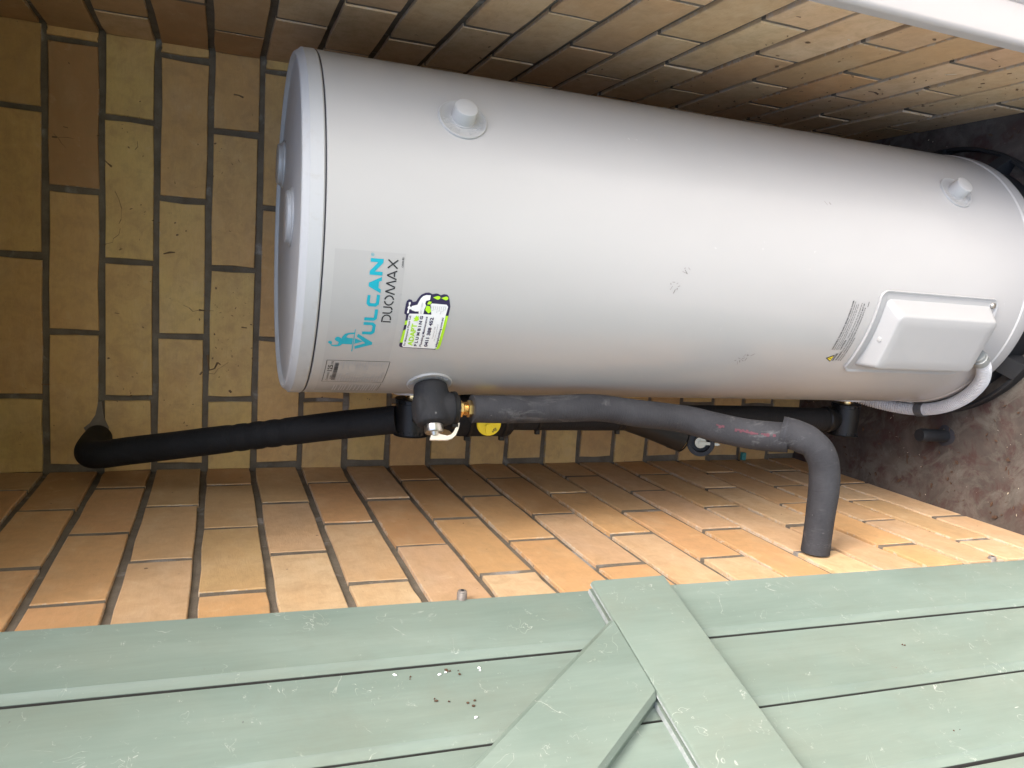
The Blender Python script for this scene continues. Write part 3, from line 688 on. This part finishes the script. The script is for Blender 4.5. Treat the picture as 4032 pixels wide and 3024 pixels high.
# ---- warning label above the cover
wb = bmesh.new(); fn3 = lambda s, z: cyl(s, z, .0004)
text_to(wb, 'DISCONNECT POWER SUPPLY BEFORE OPENING COVER', -137.4, -51.2, 437.6, 440.2, fn3, .03)
text_to(wb, 'Operation of this thermal cutout indicates a possibly dangerous', -137.6, -52.8, 434.0, 436.0, fn3, .01)
text_to(wb, 'situation. Do not reset, always call a qualified service person.', -137.6, -56.8, 430.0, 432.0, fn3, .01)
text_to(wb, 'The thermal insulation is to be as close to this cover', -137.4, -55.6, 426.6, 428.4, fn3, .01)
text_to(wb, 'CAUTION', -137.2, -118.5, 421.4, 424.4, fn3, .04); text_to(wb, '- Hotter water increases the risk of scald injury', -115.5, -54.2, 420.4, 422.6, fn3, .01)
text_to(wb, 'WARNING:', -159.8, -140.0, 415.6, 418.6, fn3, .04); text_to(wb, 'FOR CONTINUED SAFETY OF THIS APPLIANCE IT MUST BE', -138.5, -54.9, 415.2, 417.6, fn3, .015)
text_to(wb, 'INSTALLED, OPERATED AND MAINTAINED IN ACCORDANCE WITH THE', -159.8, -61.3, 410.8, 413.0, fn3, .015)
text_to(wb, "MANUFACTURER'S INSTRUCTIONS", -159.8, -113.2, 406.4, 408.6, fn3, .015); text_to(wb, 'DANGER', -160.6, -144.5, 421.6, 425.2, fn3, .04)
bar(wb, (-60, 408), (-51.5, 408), .9, .0004)
poly(wb, [(-163.2, 426.4), (-147.8, 426.4), (-155.5, 440.2)], .0003)
wlab = label_obj('warning_label', wb, M['ink'], heater)
yb = bmesh.new(); poly(yb, [(-160.6, 427.9), (-150.4, 427.9), (-155.5, 437.0)], .0007); label_obj('triangle', yb, M['yellow'], wlab)
zb_ = bmesh.new(); poly(zb_, [(-155.4, 434.6), (-156.6, 431.4), (-155.6, 431.4), (-156.0, 428.6), (-153.9, 432.2), (-155.0, 432.2)], .0010); label_obj('lightning_bolt', zb_, M['ink'], wlab)

# ---- element cover
pb = bmesh.new(); s0, s1, z0, z1 = -43.7*math.pi/180*239, -7.4*math.pi/180*239, 134, 390
rings = []
for ins, off in ((0, -.001), (0, .0026), (.9, .0038), (2.2, .0036), (4.5, .0018), (16, .0016)):
    rings.append([cyl(a, b, off) for a, b in densify(rounded_rect(s0+ins, s1-ins, z0+ins, z1-ins, max(3, 14-ins), 8), 8)])
add_rings(pb, rings, True, False)
fill = bmesh.new(); patch(fill, s0+15, s1-15, z0+15, z1-15, .0015); fill.free()
ecov = H(bm_obj('element_cover', pb, M['cover'], None, 35))
cb = bmesh.new()
P0 = [Vector((.3745, -.6145, .3635)), Vector((.2845, -.5735, .3625)), Vector((.2815, -.5715, .145)), Vector((.370, -.6125, .151))]     # face corners: top right, top left, bottom left, bottom right
fc = sum(P0, Vector())/4; ux = (P0[0]-P0[1]).normalized(); uz = Vector((0, 0, 1)); un = ux.cross(uz).normalized()
if un.dot(fc-Vector((XC, YC, fc.z))) < 0: un = -un
hw = (P0[0]-P0[1]).length/2; zt_, zb2 = .3625, .148
base = densify(rounded_rect(-40.6*math.pi/180*239, -10.6*math.pi/180*239, 146, 374.5, 9, 7), 7)
fr = densify(rounded_rect(-hw, hw, zb2, zt_, .009, 7), 7)
def fpt(p, off, ins=0):
    q = Vector(p); c = Vector((0, (zt_+zb2)/2)); x = q.x-math.copysign(min(abs(q.x), ins), q.x); z = q.y-math.copysign(min(abs(q.y-c.y), ins), q.y-c.y)
    return Vector((fc.x, fc.y, 0))+ux*x+un*(off-.005)+Vector((0, 0, z))
B0 = [cyl(a, b, .0012) for a, b in base]; F0 = [fpt(p, -.0035) for p in fr]
rings = [B0, [b.lerp(f, .06) for b, f in zip(B0, F0)], [b.lerp(f, .93) for b, f in zip(B0, F0)], F0, [fpt(p, -.0012, .0012) for p in fr], [fpt(p, 0, .0038) for p in fr], [fpt(p, 0.0002, .02) for p in fr]]
add_rings(cb, rings); co = bm_obj('cover_box', cb, M['cover'], None, 60); co.parent = ecov
bm = bmesh.new(); n_ = Vector((math.sin(R_(-10.2)), -math.cos(R_(-10.2)), 0)); add_lathe(bm, Vector((XC, YC, .146))+n_*RT, n_, [(.001, .0052), (.004, .0052), (.0052, .0042), (.0056, .002)], 20); so_ = bm_obj('screw', bm, M['chrome'], None, 40); so_.parent = ecov
ls = bmesh.new(); la, lb = -41.6*math.pi/180*239, -8.9*math.pi/180*239
for p, q in (((la, 377.5), (lb, 377.5)), ((lb, 377.5), (lb, 150))): bar(ls, p, q, .7, .0024)
label_obj('cover_seam', ls, M['grey_ink'], ecov)
kb = bmesh.new(); kc = (cyl(-26*math.pi/180*239, 374.5, .0012)+fpt((0, zt_), -.0035))/2; kn = (Vector((0, 0, 1))*.93+un*.25).normalized()
add_lathe(kb, kc-kn*.0012, kn, [(0, .0042), (.0020, .0042), (.0022, .0038)], 24); kk = bm_obj('knockout', kb, M['plug'], None, 40); kk.parent = ecov
# faint scuffs on the enamel
sc = bmesh.new(); rg = random.Random(9)
for (a, b, n, sp) in ((-46, 760, 7, 9), (-27, 744, 5, 5), (-169, 604, 8, 9), (-150, 583, 4, 12), (100, 500, 2, 6)):
    for _ in range(n):
        x, y = a+rg.uniform(-sp, sp), b+rg.uniform(-sp, sp); l = rg.uniform(2, 8); q = rg.uniform(0, 6.3)
        bar(sc, (x, y), (x+l*math.cos(q), y+l*math.sin(q)), rg.uniform(.5, 1.2), .0003)
label_obj('scuff_marks', sc, M['scuff'], heater)

# ================================================================== BLACK PLASTIC STAND UNDER THE TANK
st = thing('tank_stand', 'black ribbed plastic ring the water heater stands on', 'stand', (XC, YC, 0))
def ringbox(r0, r1, z0, z1, n=120):
    bm = bmesh.new(); add_rings(bm, [[(XC+r*math.cos(2*math.pi*i/n), YC+r*math.sin(2*math.pi*i/n), z) for i in range(n)] for z, r in ((z0, r0), (z0, r1), (z1-.002, r1), (z1, r1-.002), (z1, r0+.001), (z0, r0))], False, False); return bm
place(bm_obj('hub', ringbox(.20, .233, .001, .047), M['tray'], None, 40), st)
place(bm_obj('rim', ringbox(.2545, .2620, .0012, .019), M['tray'], None, 40), st)
for i in range(11):
    a = R_(4+i*360/11); u = Vector((math.cos(a), math.sin(a), 0)); v = Vector((-u.y, u.x, 0)); hw_ = .017 if i % 2 else .010
    bm = bmesh.new(); solid_poly(bm, [Vector((XC, YC, 0))+u*.225+v*(-hw_)+Vector((0, 0, .0015)), Vector((XC, YC, 0))+u*.2615+v*(-hw_)+Vector((0, 0, .0015)), Vector((XC, YC, 0))+u*.2615+v*(-hw_)+Vector((0, 0, .0205)), Vector((XC, YC, 0))+u*.2345+v*(-hw_)+Vector((0, 0, .0455))], v*2*hw_)
    place(bm_obj('rib', bm, M['tray'], None), st)

# ================================================================== ELECTRICAL CONDUIT
cd = thing('flexible_conduit', 'white corrugated electrical conduit curving from the element cover round the tank base', 'conduit', (.21, -.40, .05))
def rc(a, z, r=.2545): return Vector((XC+r*math.sin(R_(a)), YC-r*math.cos(R_(a)), z))
path = catmull([rc(-32.5, .126, .252), rc(-36.5, .103, .254), rc(-44, .079, .2555), rc(-55, .061), rc(-67, .052), rc(-79, .049), rc(-90, .060), rc(-101, .086), rc(-111, .125), rc(-118, .165)], .00045)
def cr(l): return .0122-.0034*max(0, math.sin(l*2*math.pi/.0046))**.8
tube('corrugated_tube', path, cr, M['conduit'], cd, 28)
bm = bmesh.new(); d = (path[0]-path[14]).normalized(); add_lathe(bm, path[4], d, [(-.006, .0135), (.008, .0135), (.0085, .0118), (.016, .0118)], 24); place(bm_obj('gland', bm, M['gland'], None, 40), cd)
bm = bmesh.new(); p = rc(-80.5, .0495); d = (rc(-79, .049)-rc(-82, .050)).normalized()
add_lathe(bm, p, d, [(-.0085, .0133), (-.0085, .0142), (.0085, .0142), (.0085, .0133)], 28, False, False); place(bm_obj('saddle_clip', bm, M['clip'], None, 40), cd)
bm = bmesh.new(); q = rc(-83, .066, .2395); n_ = Vector((math.sin(R_(-83)), -math.cos(R_(-83)), 0)); add_lathe(bm, q, n_, [(0, .0062), (.0018, .0062), (.003, .0042), (.0034, .002)], 16); place(bm_obj('screw', bm, M['chrome'], None, 40), cd)

# ================================================================== RELIEF VALVE
VA = R_(-60.5); VN = Vector((math.sin(VA), -math.cos(VA), 0)); VT = Vector((math.cos(VA), math.sin(VA), 0)); VO = Vector((XC, YC, 1.0715))+VN*RT
UP = Vector((0, 0, 1))
rv = thing('relief_valve', 'pressure relief valve in a black foam boot with a pale metal lever', 'valve', tuple(VO))
bm = bmesh.new()
add_lathe(bm, VO, VN, [(.0022, .0215), (.006, .0240), (.02, .0250), (.045, .0252), (.056, .0248), (.0615, .0225), (.0632, .0150)], 48)
add_lathe(bm, VO+VN*.0385, -UP, [(-.0265, .0135), (-.024, .020), (-.02, .0215), (.022, .0232), (.034, .0222), (.0372, .0205), (.0378, .012)], 48)
boot = place(remeshed(bm_obj('foam_boot', bm, M['boot'], None), .0016, 7), rv)
bm = bmesh.new(); c = VO+VN*.0385-UP*.0305
add_lathe(bm, c, -UP, [(-.0022, .0228), (-.0022, .0243), (.0026, .0243), (.0026, .0228)], 40, False, False)
d1 = (VN*.86+VT*.1).normalized(); k = c+VN*.0215; add_rings(bm, [[k+VT*a+UP*b+VN*t for a, b in ((-.0035, -.0042), (.0035, -.0042), (.0035, .0042), (-.0035, .0042))] for t in (0, .0065)])
place(bm_obj('cable_tie', bm, M['black'], None, 40), rv)
bm = bmesh.new(); add_lathe(bm, VO, VN, [(.060, .0118), (.0632, .0122), (.0640, .0132), (.0725, .0132), (.0740, .0122), (.0742, .0075), (.0785, .0050), (.0790, .003)], 40); place(bm_obj('valve_cap', bm, M['chrome'], None, 35), rv)
lev = [(.0075, .0845), (.0045, .0775), (.0018, .0725), (-.0042, .0725), (-.0078, .0765), (-.0180, .0790), (-.0242, .0770), (-.0292, .0710), (-.0352, .0605), (-.0378, .0600), (-.0352, .0690), (-.0305, .0780), (-.0245, .0832), (-.0175, .0856), (.006, .0852)]
bm = bmesh.new(); solid_poly(bm, [VO+UP*z+VN*t-VT*.0024 for z, t in lev], VT*.0048); bm.normal_update(); bmesh.ops.triangulate(bm, faces=[f for f in bm.faces if len(f.verts) > 4])
bm.normal_update(); es = [e for e in bm.edges if len(e.link_faces) == 2 and e.calc_face_angle(0) > R_(50)]; bmesh.ops.bevel(bm, geom=es, offset=.0006, segments=2, affect='EDGES')
place(bm_obj('lever', bm, M['alu'], None, 40), rv)
bm = bmesh.new(); add_lathe(bm, VO+UP*(-.001)+VN*.0768, -VT, [(.0035, .0012), (.0052, .0012)], 12); place(bm_obj('lever_pin', bm, M['copper'], None), rv)
fo = VO+VN*.0385-UP*.0365
bm = bmesh.new(); add_lathe(bm, fo, -UP, [(0, .0112), (.0066, .0118), (.0068, .0092)], 6, phase=.2); add_lathe(bm, fo, -UP, [(.006, .0090), (.0075, .0090), (.0082, .0098), (.0092, .0090), (.0100, .0098), (.0110, .0090), (.0118, .0098), (.0128, .0090), (.0136, .0098), (.0146, .0090)], 32)
add_lathe(bm, fo, -UP, [(.0142, .0112), (.0150, .0122), (.0235, .0122), (.0250, .0105)], 6, phase=.5); place(bm_obj('brass_fitting', bm, M['brass'], None, 25), rv)

# ---- its drain line in grey foam
dr = thing('drain_pipe', 'grey foam lagged drain pipe from the relief valve bending into the left wall', 'pipe', (fo.x, fo.y, .6))
top = fo-UP*.0215
p1 = catmull([top, top-UP*.06, top-UP*.13+Vector((.001, 0, 0)), top-UP*.20+Vector((.003, 0, 0)), Vector((.1985, -.493, .750)), Vector((.190, -.497, .668)), Vector((.1805, -.512, .618)), Vector((.174, -.530, .574)), Vector((.1735, -.555, .543)), Vector((.175, -.573, .523))], .004)
tube('upper_sleeve', p1, lambda l: .0203+.0030*max(0, min(1, (l-.22)/.22)), M['foam'], dr, 40, wob=.010, seed=1)
p2 = catmull([Vector((.1835, -.566, .533)), Vector((.1795, -.583, .514)), Vector((.171, -.600, .4985)), Vector((.154, -.610, .488)), Vector((.130, -.613, .481)), Vector((.10, -.614, .479)), Vector((.07, -.614, .480)), Vector((.035, -.614, .481)), Vector((.003, -.614, .482))], .003)
tube('lower_sleeve', p2, lambda l: .0242-.0026*min(1, l/.15)-.0014*max(0, 1-abs(l-.052)/.012), M['foam'], dr, 40, wob=.014, seed=2)
bm = bmesh.new(); add_lathe(bm, p2[2], (p2[0]-p2[5]).normalized(), [(-.0012, .0238), (-.0012, .0249), (.0012, .0249), (.0012, .0238)], 40, False, False); place(bm_obj('glue_seam', bm, M['line'], None), dr)
bm = bmesh.new(); rg = random.Random(4)                        # broken pink print along the sleeve
def on_sleeve(i, a, r): 
    p = p1[i]; d = (p1[min(i+1, len(p1)-1)]-p1[max(0, i-1)]).normalized(); u = Vector((-.35, -.9, .35)); u = (u-d*u.dot(d)).normalized(); v = d.cross(u)
    return p+(u*math.cos(a)+v*math.sin(a))*r
i0 = len(p1)-30
for k in range(26):
    if rg.random() < .35: continue
    i = min(i0+k, len(p1)-2); a = R_(-34)+rg.uniform(-.05, .05); da = rg.uniform(.04, .12)
    vs = [on_sleeve(i, a-da, .0238), on_sleeve(i, a+da, .0238), on_sleeve(i+1, a+da*.8, .0238), on_sleeve(i+1, a-da*.8, .0238)]
    bm.faces.new([bm.verts.new(q) for q in vs])
place(bm_obj('pink_print', bm, M['pink'], None), dr)
# ================================================================== HOT WATER PIPE (upper)
hp = thing('hot_water_pipe', 'thick black lagged hot water pipe running from the back wall to the tank', 'pipe', (.166, -.353, 1.066))
TX_, TY_, TZ_ = .166, -.353, 1.0665
e = Vector((.063, -.145, 1.549))
p3 = catmull([Vector((.0630, -.012, 1.5490)), Vector((.0625, -.06, 1.5500)), Vector((.061, -.105, 1.5490)), Vector((.0605, -.128, 1.5420)), Vector((.064, -.146, 1.523)), Vector((.073, -.165, 1.488)), Vector((.092, -.204, 1.403)), Vector((.118, -.257, 1.286)), Vector((.142, -.305, 1.178)), Vector((.160, -.345, 1.088))], .004)
tube('sleeve', p3, lambda l: .0232-.0010*min(1, l/.3)-.0014*max(0, math.sin((l-.36)*240))*(1 if .36 < l < .46 else 0), M['foam_black'], hp, 40, wob=.004, seed=3)
bm = bmesh.new(); add_lathe(bm, (.063, .004, 1.549), (0, -1, 0), [(0, .0150), (.03, .0150)], 24); place(bm_obj('copper_pipe', bm, M['copper'], None, 40), hp)
rg = random.Random(8); bm = bmesh.new()
blob = [(-.008, .030), (.006, .046), (.013, .030), (.030, .020), (.041, .004), (.036, -.014), (.020, -.022), (-.004, -.020), (-.012, 0), (-.014, .018)]
solid_poly(bm, [Vector((.063+a*.8+.004, -.0022, 1.549+b*.8)) for a, b in [(.000, .022), (.016, .030), (.026, .018), (.045, .007), (.075, .001), (.076, -.006), (.04, -.010), (.016, -.020), (-.010, -.018), (-.014, .004)]], Vector((0, .012, 0)))
bm.normal_update(); bmesh.ops.triangulate(bm, faces=[f for f in bm.faces if len(f.verts) > 4]); place(bm_obj('cement_patch', bm, M['render'], None), hp)
def tee_case(root, x0, x1, y, z, r, name='tee_cover'):
    bm = bmesh.new(); L = x0-x1
    add_lathe(bm, (x0, y, z), (-1, 0, 0), [(0, r*.6), (0, r+.0012), (.0012, r+.0022), (.0022, r+.0012), (.0024, r-.001), (.0085, r-.001), (.0088, r), (L-.0090, r), (L-.0088, r-.001), (L-.0024, r-.001), (L-.0022, r+.0012), (L-.001, r+.0022), (L, r+.0010), (L, .001)], 48)
    o = place(bm_obj(name, bm, M['black'], None, 30), root)
    bm = bmesh.new()
    for e in (.0055, L-.0055):
        for k in range(16):
            a = 2*math.pi*k/16; c = Vector((x0-e, y+(r-.0002)*math.cos(a), z+(r-.0002)*math.sin(a))); u = Vector((0, math.cos(a), math.sin(a))); v = Vector((0, -math.sin(a), math.cos(a)))
            add_rings(bm, [[c+u*t+v*p+Vector((q, 0, 0)) for p, q in ((-.0022, -.0024), (.0022, -.0024), (.0022, .0024), (-.0022, .0024))] for t in (-.002, .0009)])
    place(bm_obj('lugs', bm, M['black'], None), root)['kind'] = 'stuff'; return o
tee_case(hp, .1955, .1365, TY_, TZ_, .0262)
bm = bmesh.new(); add_lathe(bm, (.206, TY_, TZ_), (-1, 0, 0), [(0, .012), (.012, .012)], 24); place(bm_obj('brass_stub', bm, M['brass'], None, 40), hp)
bm = bmesh.new(); add_lathe(bm, (.166, TY_-.024, TZ_+.001), (0, -1, 0), [(0, .0052), (.012, .0048), (.013, .0040)], 20); place(bm_obj('clip_pin', bm, M['black'], None, 40), hp)

# ================================================================== TEMPERING VALVE with yellow cap
tv = thing('tempering_valve', 'black lagged valve block with a yellow cap tucked behind the drain pipe', 'valve', (.169, -.353, .95))
bm = bmesh.new(); add_lathe(bm, (.168, TY_, 1.046), (0, 0, -1), [(0, .021), (.03, .0215), (.040, .0235), (.050, .032), (.056, .0335), (.130, .0335), (.140, .0325), (.146, .026), (.150, .022)], 48)
place(remeshed(bm_obj('foam_block', bm, M['foam_black'], None), .002, 4), tv)
for z in (.977, .918):
    bm = bmesh.new(); add_lathe(bm, (.168, TY_, z), (0, 0, 1), [(-.0022, .0334), (-.0022, .0352), (.0022, .0352), (.0022, .0334)], 40, False, False); add_box(bm, (.129, TY_-.012, z-.004), (.1375, TY_-.004, z+.004)); place(bm_obj('cable_tie', bm, M['black'], None, 40), tv)
bm = bmesh.new(); yo = Vector((.164, TY_-.031, .952)); yn = Vector((-.12, -.98, .12)).normalized()
add_lathe(bm, yo, yn, [(0, .0165), (.008, .0180), (.0105, .0192), (.0135, .0192), (.0150, .0180), (.0152, .003)], 48); yc_ = place(bm_obj('yellow_cap', bm, M['yellow'], None, 35), tv)
u = (Vector((0, 0, 1))-yn*yn.z).normalized(); v = yn.cross(u)
bm = bmesh.new(); solid_poly(bm, [yo+yn*.0150+u*a+v*b for a, b in ((-.004, .014), (.004, .014), (.0065, .002), (0, -.003), (-.0065, .002))], yn*.0035); rb = bm_obj('grip', bm, M['yellow'], None); rb.parent = yc_
bm = bmesh.new(); q0 = yo+yn*.0156
text_to(bm, 'NS', -.0042, .0042, -.0022, .0028, lambda s, z: q0+(u*(-.009)+v*(.0085))+(v*-.6+u*-.8)*s+(v*-.8+u*.6)*z*-1, .02); lt = bm_obj('lettering', bm, M['ink'], None); lt.parent = yc_

# ================================================================== COLD WATER PIPE (lower)
cp = thing('cold_water_pipe', 'black lagged cold water pipe dropping to the inlet fitting low on the tank', 'pipe', (.164, -.353, .20))
tube('sleeve', catmull([Vector((.167, TY_, .905)), Vector((.1655, TY_, .75)), Vector((.166, TY_, .6)), Vector((.167, TY_, .45)), Vector((.165, TY_, .32)), Vector((.164, TY_, .236))], .008), .0222, M['foam_black'], cp, 36, wob=.004, seed=5)
for z in (.855, .705):
    bm = bmesh.new(); add_lathe(bm, (.1662, TY_, z), (0, 0, 1), [(-.002, .0222), (-.002, .0236), (.002, .0236), (.002, .0222)], 36, False, False); add_box(bm, (.1385, TY_-.010, z-.0035), (.1455, TY_-.003, z+.0035)); place(bm_obj('cable_tie', bm, M['black'], None, 40), cp)
tee_case(cp, .1965, .1330, TY_, .200, .0262)
bm = bmesh.new(); add_lathe(bm, (.1645, TY_, .252), (0, 0, -1), [(0, .0232), (.002, .0252), (.010, .0252), (.012, .0236), (.02, .0225), (.05, .006)], 40); place(bm_obj('collar', bm, M['black'], None, 40), cp)
bm = bmesh.new(); add_lathe(bm, (.206, TY_, .2), (-1, 0, 0), [(0, .012), (.012, .012)], 24); place(bm_obj('brass_stub', bm, M['brass'], None, 40), cp)

# ---- expansion valve branching off the cold pipe
ev = thing('expansion_valve', 'black cased expansion valve with a round metal button half hidden by the drain pipe', 'valve', (.12, -.37, .55))
tube('branch', catmull([Vector((.165, TY_-.004, .69)), Vector((.152, -.362, .645)), Vector((.1385, -.368, .604)), Vector((.1305, -.371, .582))], .004), lambda l: .0205+.002*min(1, l/.1), M['black'], ev, 32)
vn = Vector((.02, -.86, .50)).normalized(); vo = Vector((.1275, -.392, .5545))-vn*.02; vn = Vector((.02, -.86, .50)).normalized()
bm = bmesh.new(); add_lathe(bm, vo-vn*.018, vn, [(0, .020), (.004, .0232), (.036, .0240), (.038, .0232), (.038, .0165), (.026, .0160), (.026, .001)], 44); place(bm_obj('case', bm, M['black'], None, 35), ev)
bm = bmesh.new(); add_lathe(bm, vo, vn, [(.0079, .0108), (.0130, .0108), (.0142, .0098), (.0144, .001)], 36); place(bm_obj('button', bm, M['dull'], None, 35), ev)
bm = bmesh.new(); uu = (Vector((0, 0, -1))-vn*Vector((0, 0, -1)).dot(vn)).normalized(); vv = vn.cross(uu)
solid_poly(bm, [vo+vn*.0150+uu*a+vv*b for a, b in ((-.003, -.003), (.030, -.0022), (.034, 0), (.030, .0022), (-.003, .003))], vn*.003); place(bm_obj('lever', bm, M['dull'], None), ev)
bm = bmesh.new()
for k in range(4): add_lathe(bm, Vector((.139, -.367, .604))+Vector((-.014, -.004, -.042))*(.12+k*.16), Vector((-.014, -.004, -.042)), [(-.001, .0215), (-.001, .0236), (.001, .0236), (.001, .0215)], 32, False, False)
place(bm_obj('ridges', bm, M['black'], None, 40), ev)['kind'] = 'stuff'

# ================================================================== small things on floor and walls
ps = thing('pipe_stub', 'short black plastic pipe stub standing out of the concrete floor', 'pipe stub', (.144, -.412, 0))
bm = bmesh.new(); add_lathe(bm, (.1435, -.416, -.006), (.02, .02, 1), [(0, .0125), (.055, .0122), (.0555, .0132), (.072, .0132), (.0745, .0118), (.0748, .002)], 32); place(bm_obj('pipe', bm, M['tray'], None, 40), ps)
bm = bmesh.new(); add_rings(bm, [[(.1435+r*math.cos(a)*(1+.12*math.sin(3*a)), -.417+r*math.sin(a), z) for a in [i*math.pi/12 for i in range(24)]] for z, r in ((.0006, .0205), (.0022, .0165))]); place(bm_obj('ground_collar', bm, M['line'], None, 40), ps)
tl = thing('copper_offcut', 'small verdigris green copper tab at the foot of the back left corner', 'copper tab', (.004, -.012, .165))
bm = bmesh.new(); add_box(bm, (.0015, -.016, .157), (.020, -.0065, .1685)); bevel_all(bm, .001, 1); place(bm_obj('tab', bm, M['teal'], None), tl)

def debris(name, n, fn, mats, seed, sizes):
    rg = random.Random(seed); bm = bmesh.new()
    for _ in range(n):
        p, nrm = fn(rg); p = Vector(p); nrm = Vector(nrm); u, v = frame_of(nrm); a = rg.uniform(0, 6.28); u2 = u*math.cos(a)+v*math.sin(a); v2 = nrm.cross(u2)
        L = rg.uniform(*sizes); wd = L*rg.choice((.12, .2, .35, .6)); k = rg.randint(4, 6)
        pts = [p+nrm*.0006+u2*(L*.5*math.cos(2*math.pi*i/k)*rg.uniform(.7, 1.2))+v2*(wd*.5*math.sin(2*math.pi*i/k)*rg.uniform(.7, 1.2)) for i in range(k)]
        top_ = [q+nrm*(.0008+wd*.25) for q in pts]
        add_rings(bm, [pts, top_]); 
        mi = rg.randrange(len(mats))
        for f in bm.faces[-(k+2):] if False else []: f.material_index = mi
    o = bm_obj(name, bm, mats[0]); o['kind'] = 'stuff'
    for m in mats[1:]: o.data.materials.append(m)
    return o
def leafy(rg):
    while True:
        x, y = rg.uniform(.01, W-.01), rg.uniform(-.69, -.01)
        if math.hypot(x-XC, y-YC) > .275: return (x, y, .0004), (0, 0, 1)
debris('floor_litter', 260, leafy, [M['dead_leaf']], 21, (.002, .013)); debris('floor_crumbs', 60, leafy, [M['straw']], 22, (.0015, .005))
def backw(rg):
    if rg.random() < .5:
        cx, cz = rg.choice(((.355, 1.34), (.30, 1.31), (.55, 1.36), (.45, 1.47), (.62, 1.51), (.14, 1.50), (.26, 1.36), (.21, 1.33))); return (rg.gauss(cx, .02), -.0006, rg.gauss(cz, .018)), (0, -1, 0)
    return (rg.uniform(.02, W-.02), -.0006, rg.uniform(.3, 1.75)), (0, -1, 0)
debris('wall_litter', 150, backw, [M['web']], 23, (.0015, .006))
def rightw(rg): return (W-.0006, rg.uniform(-.69, -.15), abs(rg.gauss(0, .35))+.02), (-1, 0, 0)
debris('side_wall_litter', 150, rightw, [M['web']], 24, (.0015, .007))

# ---- webs, twigs and dead insects stuck on the back and right walls
def strands(name, lines, mat, fn, wd):
    bm = bmesh.new(); rg = random.Random(31)
    for pts in lines:
        P = [Vector((a, b)) for a, b in pts]; n = len(P)
        for i, (p, q) in enumerate(zip(P, P[1:])):
            d = (q-p).normalized(); nn = Vector((-d.y, d.x)); w0, w1 = wd*rg.uniform(.5, 1.5), wd*rg.uniform(.4, 1.3)
            r0 = [fn(p+nn*w0, .0002), fn(p-nn*w0, .0002), fn(p, .0002+w0)]; r1 = [fn(q+nn*w1, .0002), fn(q-nn*w1, .0002), fn(q, .0002+w1)]
            add_rings(bm, [r0, r1])
    o = bm_obj(name, bm, mat); o['kind'] = 'stuff'; return o
onback = lambda p, h: Vector((p.x, .0006-h, p.y))
onright = lambda p, h: Vector((W+.0006-h, p.x, p.y))
strands('wall_cobweb', [[(.5747, 1.62), (.5746, 1.611), (.5653, 1.6054), (.5585, 1.5986)], [(.5813, 1.6177), (.5745, 1.6121), (.5765, 1.5962), (.5752, 1.5871)], [(.495, 1.525), (.4825, 1.519), (.4672, 1.5146), (.4487, 1.5152), (.4404, 1.5188)], [(.4327, 1.5164), (.4219, 1.5187), (.4145, 1.5271), (.4078, 1.5283), (.4044, 1.5379), (.4013, 1.5427)], [(.3046, 1.413), (.3009, 1.4039), (.2943, 1.3973), (.2976, 1.387), (.2968, 1.3765), (.2975, 1.362)], [(.1817, 1.3692), (.1805, 1.3585), (.1893, 1.3534), (.2029, 1.3348)], [(.5836, 1.4907), (.5746, 1.4899), (.5689, 1.4942)]], M['web'], onback, .0004)
strands('wall_debris', [[(.5932, 1.603), (.5921, 1.5962)], [(.5747, 1.6195), (.5746, 1.612)], [(.5451, 1.5406), (.5405, 1.5358), (.5361, 1.5299)], [(.3942, 1.4472), (.3977, 1.4371), (.3984, 1.4283)], [(.6844, 1.3358), (.6841, 1.3267), (.6814, 1.3193)], [(.5152, 1.3969), (.5179, 1.3893)], [(.2161, 1.3712), (.1875, 1.368), (.1906, 1.3587), (.2023, 1.3536), (.1981, 1.3482)], [(.1785, 1.3837), (.1843, 1.3799)], [(.2854, 1.5243), (.2842, 1.5169)], [(.2694, 1.3133), (.2687, 1.3037)], [(.1506, 1.3324), (.1463, 1.3282)], [(.0509, 1.6764), (.0497, 1.6695)], [(.0506, 1.542), (.0576, 1.5346), (.0587, 1.5252)], [(.2976, 1.387), (.2968, 1.3765)]], M['web'], onback, .0015)
tw = strands('dry_twig', [[(.1562, 1.6444), (.1557, 1.6258), (.1588, 1.6077)]], M['twig'], onback, .0010)
strands('side_wall_debris', [[(-.4328, .3134), (-.4342, .301), (-.4283, .288)], [(-.6613, .3123), (-.6576, .295)], [(-.6527, .6569), (-.6536, .6501)]], M['dead_leaf'], onright, .0022)
strands('wall_straw', [[(-.5692, .2952), (-.5803, .2837)], [(-.6168, .5362), (-.617, .5322)]], M['straw'], onright, .0016)

def flakes(name, pts, mat, seed):
    rg = random.Random(seed); bm = bmesh.new()
    for a, b in pts:
        for _ in range(2):
            c = (a-.0005+rg.uniform(-.003, .003), b+rg.uniform(-.005, .005)); r = rg.uniform(.0005, .0015); ph = rg.uniform(0, 6)
            ring = lambda t, k: [dp(c[0]+r*k*math.cos(q+ph)*rr, c[1]+r*k*1.6*math.sin(q+ph)*rr, t) for q, rr in zip((0, 1.1, 2.3, 3.3, 4.4, 5.4), shape)]
            shape = [rg.uniform(.6, 1.2) for _ in range(6)]
            add_rings(bm, [ring(.0002, 1), ring(.0014, .7)])
    o = place(bm_obj(name, bm, mat), door); o['kind'] = 'stuff'
flakes('brown_flakes', [(.1085, 1.1188), (.1100, 1.1115), (.151, 1.1049), (.1545, 1.1075), (.1155, 1.1111), (.1471, 1.1266), (.1429, 1.1432), (.1136, 1.1577), (.1413, .5269), (.2663, .5662)], M['dead_leaf'], 61)
flakes('white_flakes', [(.1687, 1.1083), (.1085, 1.175), (.1110, 1.0854), (.109, 1.1242)], M['vinyl'], 62)
